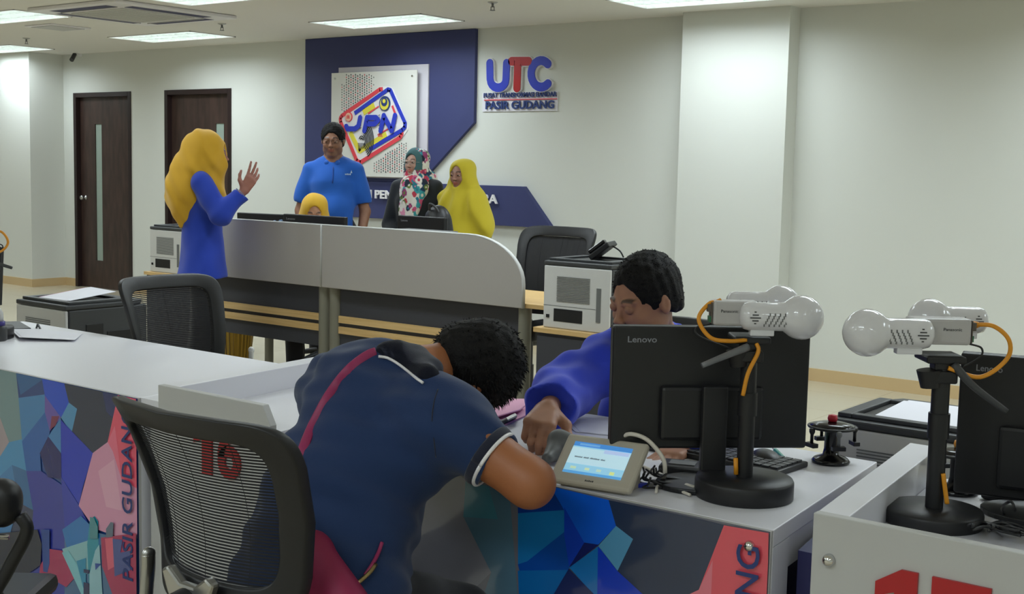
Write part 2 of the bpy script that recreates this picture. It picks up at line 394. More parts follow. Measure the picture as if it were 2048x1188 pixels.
class Head:
    def __init__(s, c, R, sc=1.0, skin=(150, 105, 80), lids=.35, mouth=0, female=False):
        s.c = np.array(c, float); s.R = R; s.s = sc; s.skin = np.array(lin(skin)); s.lids = lids; s.mouth = mouth; s.f = female
    def w(s, p): return s.c+s.R@(np.array(p, float)*s.s)
    def loc(s, V): return ((V-s.c)@s.R)/s.s
    def sdf(s, g):
        q = s.s; W = s.w; R = s.R
        E = lambda c, r, k=.02, op='u': g.ell(W(c), np.array(r)*q, k, R, op)
        Cp = lambda a, b, r0, r1=None, k=.01: g.cap(W(a), W(b), r0*q, (r0 if r1 is None else r1)*q, k)
        E((0, -.012, .03), (.074, .094, .080)); E((0, .022, -.02), (.062, .068, .088), .03)
        E((0, .062, -.092), (.026, .022, .018), .03)
        for x in (-1, 1):
            E((x*.046, .012, -.062), (.020, .03, .022), .03)
            E((x*.036, .064, -.028), (.022, .02, .02), .025)
            E((x*.031, .101, .006), (.015, .014, .010), .012, 's')
            E((x*.031, .081, .004), (.0145, .0125, .012), .004)              # lids over the eye
            Cp((x*.016, .09, .021), (x*.046, .079, .022), .007, .006, .012)  # brow ridge
            E((x*.011, .102, -.031), (.008, .010, .007), .008)
            E((x*.077, -.004, -.002), (.008, .018, .030), .006); E((x*.085, .002, .002), (.005, .009, .016), .004, 's')
        Cp((0, .087, .014), (0, .104, -.024), .0065, .0085, .01); E((0, .108, -.028), (.009, .009, .008), .008)
        Cp((-.018, .083, -.054), (0, .093, -.053), .006, .0065, .006); Cp((.018, .083, -.054), (0, .093, -.053), .006, .0065, .006)
        Cp((-.015, .082, -.066), (0, .091, -.067), .006, .0075, .006); Cp((.015, .082, -.066), (0, .091, -.067), .006, .0075, .006)
        g.cap(W((-.02, .099, -.0602)), W((.02, .099, -.0602)), (.0022+.006*s.mouth)*q, None, .003, None, 's')
    def paint(s, V, beard=0.):
        L = s.loc(V); x, y, z = L.T; c = np.tile(s.skin, (len(V), 1))
        def mixin(m, col):
            nonlocal c
            c = c*(1-m[:, None])+np.array(col)*m[:, None]
        front = sm(y, .045, .065)
        c *= (1-.06*np.sin(x*170)*np.sin(z*140+1)*front)[:, None]
        lips = front*np.clip(1.25-((x/.024)**2+((z+.060)/.0125)**2), 0, 1)
        mixin(np.clip(lips*1.6, 0, .8), s.skin*np.array([.82, .45, .45]) if not s.f else s.skin*np.array([.95, .42, .42]))
        ax_ = np.abs(x); by = .0245+.004*np.sin((ax_-.012)/.036*pi)
        brow = front*sm(ax_, .010, .016)*(1-sm(ax_, .044, .05))*(1-sm(np.abs(z-by), .0028, .0062))
        mixin(brow*.85, np.array([.012, .009, .008]))
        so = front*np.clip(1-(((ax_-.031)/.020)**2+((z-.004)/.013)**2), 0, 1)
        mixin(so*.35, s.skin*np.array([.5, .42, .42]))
        nos = front*np.clip(1-(((ax_-.010)/.006)**2+((z+.038)/.005)**2), 0, 1); mixin(nos*.9, s.skin*.15)
        if beard:
            b_ = sm(-z, .035, .055)*sm(y, .0, .04)*(1-np.clip(lips*2, 0, 1))*beard*(z > -.125)
            mixin(b_*.5, np.array([.03, .025, .022]))
        return c
    def eyes(s, parent, gaze=(0, 1, 0)):
        for x in (-1, 1):
            c = s.w((x*.031, .0818, .0035)); r = .0128*s.s; mb = MB(); mb.sphere((0, 0, 0), 1, n=20)
            P = np.array(mb.v); g = s.R@np.array(gaze, float); g /= np.linalg.norm(g); up = s.R[:, 2]
            # keep only the slit between the lids in front
            fl = []; cl = []
            for f in mb.f:
                m = P[list(f)].mean(0); m /= np.linalg.norm(m); d = m@g; u = m@up
                fl.append(f); cl.append(lin((18, 12, 10)) if d > .86 else (lin((44, 26, 18)) if d > .80 else lin((196, 188, 182))))
            mb.v = [tuple(c+p*r*np.array([1, 1, 1])+s.R[:, 1]*.0016) for p in P]
            lid = MB(); e = mb.build('eye', 'eye', parent, cols=cl)
            # upper and lower lid shells
            mb2 = MB(); mb2.sphere((0, 0, 0), 1, n=24); P2 = np.array(mb2.v); L2 = P2@s.R
            keep = [f for f in mb2.f if (L2[list(f)].mean(0)[2] > (.30-s.lids) or L2[list(f)].mean(0)[2] < -.34)]
            mb2.f = keep; mb2.mi = [0]*len(keep); mb2.sm = [True]*len(keep); mb2.v = [tuple(c+p*r*1.1+s.R[:, 1]*.0016) for p in P2]
            mb2.build('eyelid', 'skin', parent, cols=[tuple(s.skin*.8)]*len(keep))

def hand(g, w, d, n, thumb, q=1.0, curl=(.3, .35, .25), spread=.0, tcurl=.3):
    """w wrist, d towards the fingertips, n out of the palm, thumb = +1/-1 side of cross(d, n)"""
    w = np.array(w, float); d = np.array(d, float); d /= np.linalg.norm(d); n = np.array(n, float); n -= d*(n@d); n /= np.linalg.norm(n)
    s = np.cross(d, n)*thumb
    bases = [(.027, .088, 1.0), (.009, .092, 1.08), (-.010, .088, 1.0), (-.027, .080, .8)]
    for i, (sx, dy, ln) in enumerate(bases):
        b = w+(s*sx+d*dy)*q
        g.cap(w+s*sx*.55*q+d*.012*q, b, .0155*q, .0125*q, .012)
        a = 0; p = b; dd = d+s*spread*(1.5-i); dd /= np.linalg.norm(dd)
        for j, (L, r) in enumerate(((.044, .0098), (.027, .0088), (.021, .0078))):
            a += (curl[j] if not callable(curl) else curl(i, j))*(1+.12*(i-1.5))
            v = dd*cos(a)+n*sin(a); e = p+v*L*ln*q
            g.cap(p, e, r*q, r*.92*q, .003); p = e
    p = w+(s*.022+d*.022)*q; dirs = [s*.75+d*.62+n*.25, s*.42+d*.85+n*(.2+tcurl), s*.1+d*.9+n*(.2+tcurl*1.4)]
    for v, L, r in zip(dirs, (.042, .032, .026), (.0145, .0105, .0092)):
        v = v/np.linalg.norm(v); e = p+v*L*q; g.cap(p, e, r*q, r*.88*q, .008); p = e
# ------------------------------------------------------------- the room
YB, ZC = 8.2, 2.58
XR, YF, XL = 3.0, -6.4, -18.5
LX = -12.66; LY = 7.78            # the block that narrows the room on the left
PX0, PX1, PY = -4.645, -3.81, 8.037
mb = MB(); mb.add([(XL, YF, 0), (XR, YF, 0), (XR, YB+.2, 0), (XL, YB+.2, 0)], [(0, 1, 2, 3)]); struct('floor', mb, 'floor')
# louvre lamps sit in real openings of the ceiling
LW, LD = 1.22, .52
LXS = [-16.2, -13.27, -10.37, -7.64, -4.76, -1.9, .9]
ROWS = [7.19, 5.50, 3.81, -.40, -2.50, -4.60]
lamps = [(x, y) for y in ROWS for x in LXS if not (y == 5.50 and -16 < x < -13) and not (y < 3 and x < -11)]
def holed(z, holes):
    xs = sorted({XL, XR}|{h[0] for h in holes}|{h[1] for h in holes}); ys = sorted({YF, YB+.2}|{h[2] for h in holes}|{h[3] for h in holes})
    mb = MB()
    for x0, x1 in zip(xs, xs[1:]):
        for y0, y1 in zip(ys, ys[1:]):
            cx, cy = (x0+x1)/2, (y0+y1)/2
            if any(h[0] < cx < h[1] and h[2] < cy < h[3] for h in holes): continue
            mb.add([(x0, y0, z), (x1, y0, z), (x1, y1, z), (x0, y1, z)], [(0, 1, 2, 3)])
    return mb
struct('ceiling', holed(ZC, [(x, x+LW, y, y+LD) for x, y in lamps]), 'ceil')
D1 = (-12.46, -11.415); D2 = (-10.84, -9.795); DH = 2.155
mb = MB()
for x0, x1 in ((LX, D1[0]), (D1[1], D2[0]), (D2[1], XR)): mb.box((x0, YB, 0), (x1, YB+.15, ZC+.3))
for d in (D1, D2): mb.box((d[0], YB, DH), (d[1], YB+.15, ZC+.3))
struct('wall_back', mb, 'wall')
struct('wall_left', MB().box((XL, LY, 0), (LX, YB+.15, ZC+.3)), 'wall', label='white wall block projecting at the left')
struct('wall_far_left', MB().box((XL-.1, YF, 0), (XL, LY, ZC+.3)), 'wall')
struct('wall_right', MB().box((XR, YF, 0), (XR+.1, YB+.15, ZC+.3)), 'wall')
struct('wall_front', MB().box((XL, YF-.1, 0), (XR, YF, ZC+.3)), 'wall')
struct('wall_pillar', MB().box((PX0, PY, 0), (PX1, YB+.01, ZC+.01)), 'wall', label='square white pillar on the back wall')
mb = MB(); H = .088; t = .012
for x0, x1 in ((LX, D1[0]), (D1[1], D2[0]), (D2[1], PX0), (PX1, XR)): mb.box((x0, YB-t, 0), (x1, YB, H))
mb.box((PX0-t, PY-t, 0), (PX1+t, PY, H)); mb.box((PX1, PY, 0), (PX1+t, YB, H)); mb.box((PX0-t, PY, 0), (PX0, YB, H))
struct('baseboard_back', mb, 'skirt')
struct('baseboard_left', MB().box((XL, LY-t, 0), (LX+t, LY, H)).box((LX, LY, 0), (LX+t, YB-t, H)), 'skirt')

def door(n, d, px0, px1, knob):
    r = struct_thing('door_%d' % n, (d[0], YB, 0)); w = d[1]-d[0]; f = .05
    MB().box((0, -.012, 0), (f, .15, DH)).box((w-f, -.012, 0), (w, .15, DH)).box((f, -.012, DH-f), (w-f, .15, DH)).build('door_frame', 'doorf', r, bevel=.003)
    a, b = px0-d[0], px1-d[0]; z0, z1 = .31, 1.815
    l = MB()
    for q in (((f, .045, .005), (a, .085, DH-f)), ((b, .045, .005), (w-f, .085, DH-f)), ((a, .045, .005), (b, .085, z0)), ((a, .045, z1), (b, .085, DH-f))): l.box(*q)
    leaf = l.build('door_leaf', 'door', r)
    MB().box((a, .055, z0), (b, .075, z1)).build('vision_panel', 'frost', leaf, label='narrow frosted glass strip')
    k = MB().lathe([(.028, 0), (.028, .006), (.01, .012), (.01, .03), (.024, .038), (.027, .05), (.02, .062), (.004, .066)], (knob-d[0], .045, 1.0), (0, -1, 0)); k.build('door_knob', 'steel', leaf, label='round steel knob')
    return r
door(1, D1, -12.135, -12.015, -12.33); door(2, D2, -10.09, -9.965, -10.30)

def troffer(x, y, label):
    t = thing('ceiling_light', label, 'ceiling light', (x, y, ZC), 0, 'recessed louvre ceiling lights')
    W, D, h = LW, LD, .07
    m = MB(); m.box((0, 0, -.006), (W, .012, .004)).box((0, D-.012, -.006), (W, D, .004)).box((0, 0, -.006), (.012, D, .004)).box((W-.012, 0, -.006), (W, D, .004))
    m.build('trim_frame', 'wsign', t)
    m = MB(); m.box((0, 0, h), (W, D, h+.004)).box((-.003, 0, 0), (0, D, h)).box((W, 0, 0), (W+.003, D, h)).box((0, -.003, 0), (W, 0, h)).box((0, D, 0), (W, D+.003, h))
    m.build('housing', mat('lamp housing', (235, 236, 232), .5), t)
    m = MB(); n = 14
    for i in range(1, n): X = W*i/n; m.prism([(X-.001, .012, .001), (X+.001, .012, .001), (X+.006, .012, .042), (X-.006, .012, .042)], (0, D-.024, 0))
    for j in (1/3, 2/3): Y = D*j; m.prism([(.012, Y-.004, .001), (.012, Y+.004, .001), (.012, Y+.01, .045), (.012, Y-.01, .045)], (W-.024, 0, 0))
    m.build('louvre', mat('louvre metal', (236, 240, 240), .4, .1), t)
    m = MB()
    for j in (1/6, .5, 5/6): m.cyl((.02, D*j, .053), (W-.02, D*j, .053), .013, n=10)
    m.build('tubes', mat('lamp tube', (240, 255, 250), .4, emit=TUBE_E), t, label='glowing tubes')
    ld = bpy.data.lights.new('lamp', 'AREA'); ld.shape = 'RECTANGLE'; ld.size = W*.92; ld.size_y = D*.8; ld.energy = TROFFER_W; ld.color = LAMP_COL; ld.spread = radians(160)
    lo = bpy.data.objects.new('lamp', ld); COL.objects.link(lo); lo.parent = t; lo.location = (W/2, D/2, -.008)
    return t
lampname = {(-13.27, 7.19): 'louvre light by the white wall block at far left', (-10.37, 7.19): 'louvre light above the two dark doors', (-7.64, 7.19): 'louvre light in front of the blue sign board',
            (-4.76, 7.19): 'louvre light in front of the pillar, cut by the photo top', (-10.37, 5.5): 'louvre light left of the air conditioner', (-7.64, 5.5): 'louvre light right of the air conditioner, cut by the photo top'}
near = {3.81: 'row over the staff area', -.40: 'first row of the public side', -2.50: 'second row of the public side', -4.60: 'row by the front wall', 5.5: 'row of the air conditioner', 7.19: 'row next the back wall'}
for x, y in lamps:
    troffer(x, y, 'recessed '+lampname.get((x, y), 'louvre light in the %s, number %d from the left' % (near[y], LXS.index(x)+1)))

# air-conditioning cassette
ac = thing('air_conditioner', 'large square white ceiling cassette air conditioner with dark air slots', 'air conditioner', (-8.4, 6.06, ZC-.0))
W = .56
m = MB(); m.box((-W, -W, -.028), (W, W, -.001)); m.build('panel', 'wsign', ac, bevel=.008)
m = MB(); m.box((-.33, -.33, -.034), (.33, .33, -.0275)); g = m.build('intake_grille', mat('grille', (196, 196, 190), .6), ac, bevel=.004)
m = MB()
for i in range(16): m.box((-.3, -.3+i*.0385, -.036), (.3, -.292+i*.0385, -.034))
m.build('grille_slat', 'lamg', g)
for a in range(4):
    R_ = Matrix.Rotation(a*pi/2, 4, 'Z'); m = MB(); m.T = R_; m.box((-.36, -.495, -.0295), (.36, -.395, -.0285)); s_ = m.build('air_slot', mat('slot', (62, 62, 96), .6), ac)
    m = MB(); m.T = R_; m.box((-.36, -.40, -.034), (.36, -.395, -.029)); m.build('vane', 'lamg', s_)
tv = thing('ceiling_vent', 'small square white ceiling vent beside the air conditioner', 'vent', (-9.98, 6.42, ZC))
MB().box((-.2, -.2, -.012), (.2, .2, 0)).build('vent_frame', 'wsign', tv, bevel=.003); MB().box((-.16, -.16, -.016), (.16, .16, -.0121)).build('vent_grille', 'lamg', tv)
def sprinkler(x, y, label):
    t = thing('sprinkler', label, 'sprinkler', (x, y, ZC), 0, 'ceiling sprinklers')
    MB().lathe([(.035, 0), (.035, -.004), (.02, -.01), (.008, -.012)][::-1]).build('escutcheon', 'steel', t)
    MB().cyl((0, 0, -.01), (0, 0, -.035), .008, n=10).box((-.016, -.002, -.055), (-.012, .002, -.03)).box((.012, -.002, -.055), (.016, .002, -.03)).box((-.016, -.002, -.034), (.016, .002, -.03)).cyl((0, 0, -.055), (0, 0, -.058), .019, n=14).build('sprinkler_head', 'mgrey', t)
    return t
sprinkler(-11.23, 6.88, 'small sprinkler at far left, before the wall block'); sprinkler(-8.41, 6.94, 'small sprinkler between the louvre light and the air conditioner'); sprinkler(-5.53, 6.94, 'small sprinkler above the red and blue letters')
cc = thing('security_camera', 'small dark security camera high in the left corner', 'security camera', onY(148, 112, 8.12))
MB().cyl((0, .08, .03), (0, .0, .02), .012, n=10).box((-.03, .07, 0), (.03, .08, .06)).build('bracket', 'wsign', cc)
MB().cyl((.0, .01, .02), (.045, -.06, -.05), .022, .024, n=16).build('camera_body', 'dgrey', cc)

# ------------------------------------------------------------- navy sign board
def P(px, py, Y): return tuple(onY(px, py, Y))
sb = thing('sign_board', 'big navy blue board with cut corner on the back wall', 'sign board', (-7.7, YB, 1.5))
ys = YB-.035
poly = [(-8.715, 2.578), (-6.682, 2.578), (-6.682, 1.805), (-7.27, 1.29), (-8.715, 1.29)]
MB().prism([(x, ys, z) for x, z in poly], (0, .035, 0)).build('upper_board', 'navy', sb, bevel=.003, world=True)
poly = [(-8.715, 1.289), (-6.14, 1.289), (-5.845, .962), (-8.715, .962)]
MB().prism([(x, ys-.012, z) for x, z in poly], (0, .047, 0)).build('name_band', 'navy', sb, bevel=.003, world=True, label='long navy band with slanted end and white letters')
band = sb.children[-1]
m = MB(); put_text(m, 'JABATAN PENDAFTARAN NEGARA', (-8.34, ys-.028, 1.118), (1, 0, 0), (0, 0, 1), 1.955, .098, .014, .03)
lt = m.build('lettering', 'wsign', band, world=True, label='white capital letters')

# the acrylic logo panel
lg = thing('logo_panel', 'white acrylic panel with tilted red, blue and yellow fingerprint logo', 'sign', (-7.82, YB, 1.8))
yp = YB-.10
TL, TR, BR, BL = onY(663, 143, yp), onY(834, 143, yp), onY(831, 356, yp), onY(661, 342, yp)
x0, x1, z0, z1 = TL[0], TR[0], (BR[2]+BL[2])/2-.02, (TL[2]+TR[2])/2
MB().box((x0, yp, z0), (x1, yp+.012, z1)).build('panel', 'wacr', lg, bevel=.002, world=True)
MB().box((x0+.04, YB-.05, z0-.01), (x1+.085, YB-.036, z1+.05)).build('backing', mat('pale backing', (204, 200, 208), .6), lg, world=True, label='pale lilac backing board')
for dx, dz in ((.05, -.05), (x1-x0-.05, -.05), (.05, z0-z1+.05), (x1-x0-.05, z0-z1+.05)):
    MB().cyl((x0+dx, YB-.05, z1+dz), (x0+dx, yp-.008, z1+dz), .009, n=14).build('standoff', 'chrome', lg, world=True)
# crop pixel of the logo picture -> place
yl = yp-.004
def G(cx, cy, y=yl): return tuple(onY(640+cx/5.4, 120+cy/5.4, y))
m = MB()
for (cx0, cy0, nx, ny, dens) in ((235, 160, 15, 15, 0), (585, 900, 15, 12, 1)):
    for i in range(nx):
        for j in range(ny):
            cx = cx0+i*24.5; cy = cy0+j*27+(i % 2)*13
            if dens == 0 and (cx-cx0 < 30 and j < 4 or cy > 520-(cx-330)*.75 and cx > 330 or (cx > 560 and (j+i) % 3)): continue
            if dens == 1 and (cy < 1130-(cx-560)*.75 or cx > 950): continue
            s_ = 5.5+3.0*sin(pi*(i+1)/(nx+1))
            p = [G(cx, cy-s_*1.3), G(cx+s_*.7, cy+s_*.8), G(cx-s_*.7, cy+s_*.8)]
            m.prism(p, (0, .003, 0), 0 if (i+j*3) % 5 else 1)
m.build('dot_pattern', ['tdark', 'coral'], lg, world=True, label='columns of tiny dark triangles')
def stroke(m, pts, w, y, mi=0, closed=False, d=.004):
    """flat ribbon along points on the wall plane"""
    Q = [np.array([p[0], p[2]]) for p in pts]; N = len(Q)
    for i in range(N if closed else N-1):
        a, b = Q[i], Q[(i+1) % N]; t = (b-a)/(np.linalg.norm(b-a)+1e-9); n = np.array([-t[1], t[0]])*w/2; a2 = a-t*w*.12*(closed or i > 0); b2 = b+t*w*.12*(closed or i < N-2)
        m.prism([(a2[0]+n[0], y, a2[1]+n[1]), (b2[0]+n[0], y, b2[1]+n[1]), (b2[0]-n[0], y, b2[1]-n[1]), (a2[0]-n[0], y, a2[1]-n[1])], (0, d, 0), mi)
def thick(m, pts, r, y, d, mi=0):
    Q = [np.array([p[0], p[2]]) for p in pts]
    for i in range(len(Q)-1):
        a, b = Q[i], Q[i+1]; t = (b-a)/np.linalg.norm(b-a); n = np.array([-t[1], t[0]])*r
        m.prism([(a[0]+n[0], y, a[1]+n[1]), (b[0]+n[0], y, b[1]+n[1]), (b[0]-n[0], y, b[1]-n[1]), (a[0]-n[0], y, a[1]-n[1])], (0, d, 0), mi)
    for k_, q in enumerate(Q): m.cyl((q[0], y-.0004-.0001*(k_%3), q[1]), (q[0], y+d, q[1]), r, n=18, m=mi)
def rounded(pts, r):
    out = []; N = len(pts); Pn = [np.array(p, float) for p in pts]
    for i in range(N):
        a, b, c = Pn[i-1], Pn[i], Pn[(i+1) % N]; u = (a-b)/np.linalg.norm(a-b); v = (c-b)/np.linalg.norm(c-b)
        p0, p1 = b+u*r, b+v*r
        for k in range(6):
            t = k/5; out.append(tuple((1-t)**2*p0+2*t*(1-t)*b+t*t*p1))
    return out
m = MB(); o = [G(c[0], c[1], yl-.002) for c in rounded([(205, 600), (650, 285), (770, 285), (960, 740), (880, 850), (425, 1125)], 45)]
m.prism(o, (0, .006, 0)); m.build('logo_plate', 'wsign', lg, world=True)
m = MB(); y2 = yl-.006
stroke(m, [G(*c) for c in rounded([(222, 612), (660, 312), (672, 318)], 30)[8:16]] if 0 else [G(680, 315), G(650, 318), G(240, 602), G(222, 630), G(226, 668), G(400, 1085), G(440, 1105), G(870, 835), G(888, 800), G(885, 780)], .036, y2)
m.build('red_ring', 'coral', lg, world=True)
m = MB(); stroke(m, [G(380, 575), G(740, 318), G(765, 325), G(925, 680), G(922, 725), G(895, 755), G(540, 968)], .036, y2-.003)
m.build('blue_ring', 'blue', lg, world=True)
m = MB(); stroke(m, [G(470, 570), G(590, 490)], .05, y2); stroke(m, [G(330, 780), G(430, 985), G(720, 800)], .045, y2)
m.build('yellow_band', 'yellow', lg, world=True)
m = MB(); stroke(m, [G(525, 580), G(640, 500)], .012, y2-.002); stroke(m, [G(785, 495), G(822, 590)], .02, y2-.002); stroke(m, [G(640, 800), G(745, 742)], .01, y2-.002)
for i in range(3): stroke(m, [G(630+i*18, 800), G(640+i*18, 830)], .008, y2-.002)
m.build('red_stripe', 'coral', lg, world=True)
c = np.array(G(706, 470)); m = MB(); m.cyl((c[0], y2+.004, c[2]), (c[0], y2-.006, c[2]), .064, n=32); em = m.build('round_emblem', 'tblue', lg, world=True, label='round yellow and blue emblem')
m = MB(); m.cyl((c[0], y2-.006, c[2]-.004), (c[0], y2-.008, c[2]-.004), .052, n=32, m=0); m.cyl((c[0], y2-.008, c[2]+.012), (c[0], y2-.010, c[2]+.012), .037, n=28, m=1); m.cyl((c[0], y2-.010, c[2]+.02), (c[0], y2-.012, c[2]+.02), .018, n=20, m=0)
m.build('emblem_crescent', ['yellow', 'tblue'], em, world=True)
c = np.array(G(318, 615)); m = MB(); m.cyl((c[0], y2+.004, c[2]), (c[0], y2-.006, c[2]), .042, n=28, m=0); m.cyl((c[0], y2-.006, c[2]), (c[0], y2-.008, c[2]), .036, n=28, m=1)
for k in range(5): m.box((c[0]-.02+k*.008, y2-.010, c[2]-.02+(k % 2)*.008), (c[0]-.016+k*.008, y2-.008, c[2]+.012+(k % 2)*.008), 2)
m.build('small_emblem', ['coral', mat('peach', (226, 190, 160), .5), 'coral'], lg, world=True, label='small round orange crest')
m = MB(); cc_ = G(450, 840, y2-.002)
for k in range(9):
    r = .014+k*.0165; a0, a1 = (-.1, 2.9) if k < 2 else (radians(-58), radians(58))
    pts = [(cc_[0]+r*cos(a), 0, cc_[2]+r*1.15*sin(a)-.02) for a in np.linspace(a0, a1, 14)]; stroke(m, pts, .0075, y2-.005, d=.003)
for k in range(6): stroke(m, [(cc_[0]-.04+k*.017, 0, cc_[2]-.045), (cc_[0]-.034+k*.013, 0, cc_[2]-.11+.004*k)], .004, y2-.005, d=.003)
for k in range(6): stroke(m, [G(438, 600+k*28), G(452, 590+k*28)], .004, y2-.005, d=.003); stroke(m, [G(640, 600+k*28), G(654, 590+k*28)], .004, y2-.005, d=.003)
m.build('fingerprint', 'tdark', lg, world=True, label='black fingerprint ridges')
m = MB(); a = np.array(G(285, 765)); b = np.array(G(860, 600)); lw, lh = (b[0]-a[0])/3, b[2]-a[2]
for li, pts_ in enumerate(([(.80, .88), (.80, .30), (.62, .13), (.2, .13), (.1, .30)], [(.22, 0), (.22, .88), (.72, .88), (.88, .70), (.72, .46), (.22, .46)], [(.16, 0), (.16, 1), (.78, 0), (.78, 1)])):
    thick(m, [(a[0]+(li*.98+px_)*lw+.28*lh*pz_-.02, 0, a[2]+pz_*lh) for px_, pz_ in pts_], .023, y2-.012-.0007*li, .006)
m.build('initials', 'blue', lg, world=True, label='slanted blue initials')

# wall letters
ul = thing('wall_letters', 'raised red and blue letters with small lines below, on the wall', 'sign', (-6.22, YB, 2.1))
yu = YB-.03
def U(px, py, y=yu): return onY(560+px/3.3, 40+py/3.3, y)
def arc(cx, cy, rx, ry, a0, a1, n=12): return [U(cx+rx*cos(a), cy-ry*sin(a)) for a in np.linspace(radians(a0), radians(a1), n)]
Up = [U(1383, 285)]+[U(1385, 390)]+arc(1438, 392, 52, 55, 180, 360, 10)+[U(1494, 285)]
Tp1 = [U(1528, 272), U(1638, 272)]; Tp2 = [U(1568, 280), U(1562, 448)]; Cp_ = arc(1722, 355, 66, 88, 48, 312, 18)
for nm, pl, mt in (('letter_u', [Up], 'blue'), ('letter_t', [Tp1, Tp2], 'num'), ('letter_c', [Cp_], 'blue')):
    m = MB()
    for p_ in pl: thick(m, p_, .042, yu+.006, .024)
    b0 = m.build(nm, 'wsign', ul, world=True, label='white outline')
    m = MB()
    for p_ in pl: thick(m, p_, .035, yu, .007)
    m.build('letter_face', mt, b0, world=True, label='red face' if mt == 'num' else 'blue face')
m = MB(); m.box(tuple(U(1335, 605, yu+.02)), tuple(np.array(U(1832, 470, yu+.02))+[0, .01, 0])); m.build('clear_backing', mat('pale acrylic', (226, 224, 232), .3), ul, world=True)
m = MB(); a, b = U(1340, 514), U(1822, 486); put_text(m, 'PUSAT TRANSFORMASI BANDAR', (a[0], yu+.014, a[2]), (1, 0, 0), (0, 0, 1), b[0]-a[0], .040, .008, .012)
a, b = U(1352, 590), U(1805, 538); put_text(m, 'PASIR GUDANG', (a[0], yu+.014, a[2]), (1, 0, 0), (0, 0, 1), b[0]-a[0], .066, .008, .03)
m.build('small_lettering', 'tblue', ul, world=True, label='two lines of small blue capitals')
a, b = U(1340, 528), U(1820, 522); MB().box((a[0], yu+.012, a[2]-.004), (b[0], yu+.02, a[2]+.003)).build('red_line', 'coral', ul, world=True)
# ------------------------------------------------------------- service counters
CT = .75; CY0, CY1 = 2.205, 2.915
def facets(panel, xr, polys):
    """printed facets: (pixel polygon, colour) laid on the panel plane"""
    m = MB(); cols = []
    for i, (pts, c) in enumerate(polys):
        P_ = [onY(x, y, CY0) for x, y in pts]; e = .00025*(i+1)
        P_ = [(p[0], CY0-.0086-e, min(p[2], CT-.002)) for p in P_]
        m.add(P_, [tuple(range(len(P_)))]); 
        a = sum((P_[k][0]*P_[(k+1) % len(P_)][2]-P_[(k+1) % len(P_)][0]*P_[k][2]) for k in range(len(P_)))
        if a < 0: m.f[-1] = m.f[-1][::-1]
        cols.append(lin(c))
    return m, cols
def c7(*a): return [(x/2.538, 720+y/2.538) for x, y in zip(a[::2], a[1::2])]
def c4(*a): return [(1060+x/3.228, 820+y/3.228) for x, y in zip(a[::2], a[1::2])]
def cB(*a): return [(540+x/2.168, 640+y/2.168) for x, y in zip(a[::2], a[1::2])]
def cL(*a): return [(x/4.79, 940+y/4.79) for x, y in zip(a[::2], a[1::2])]
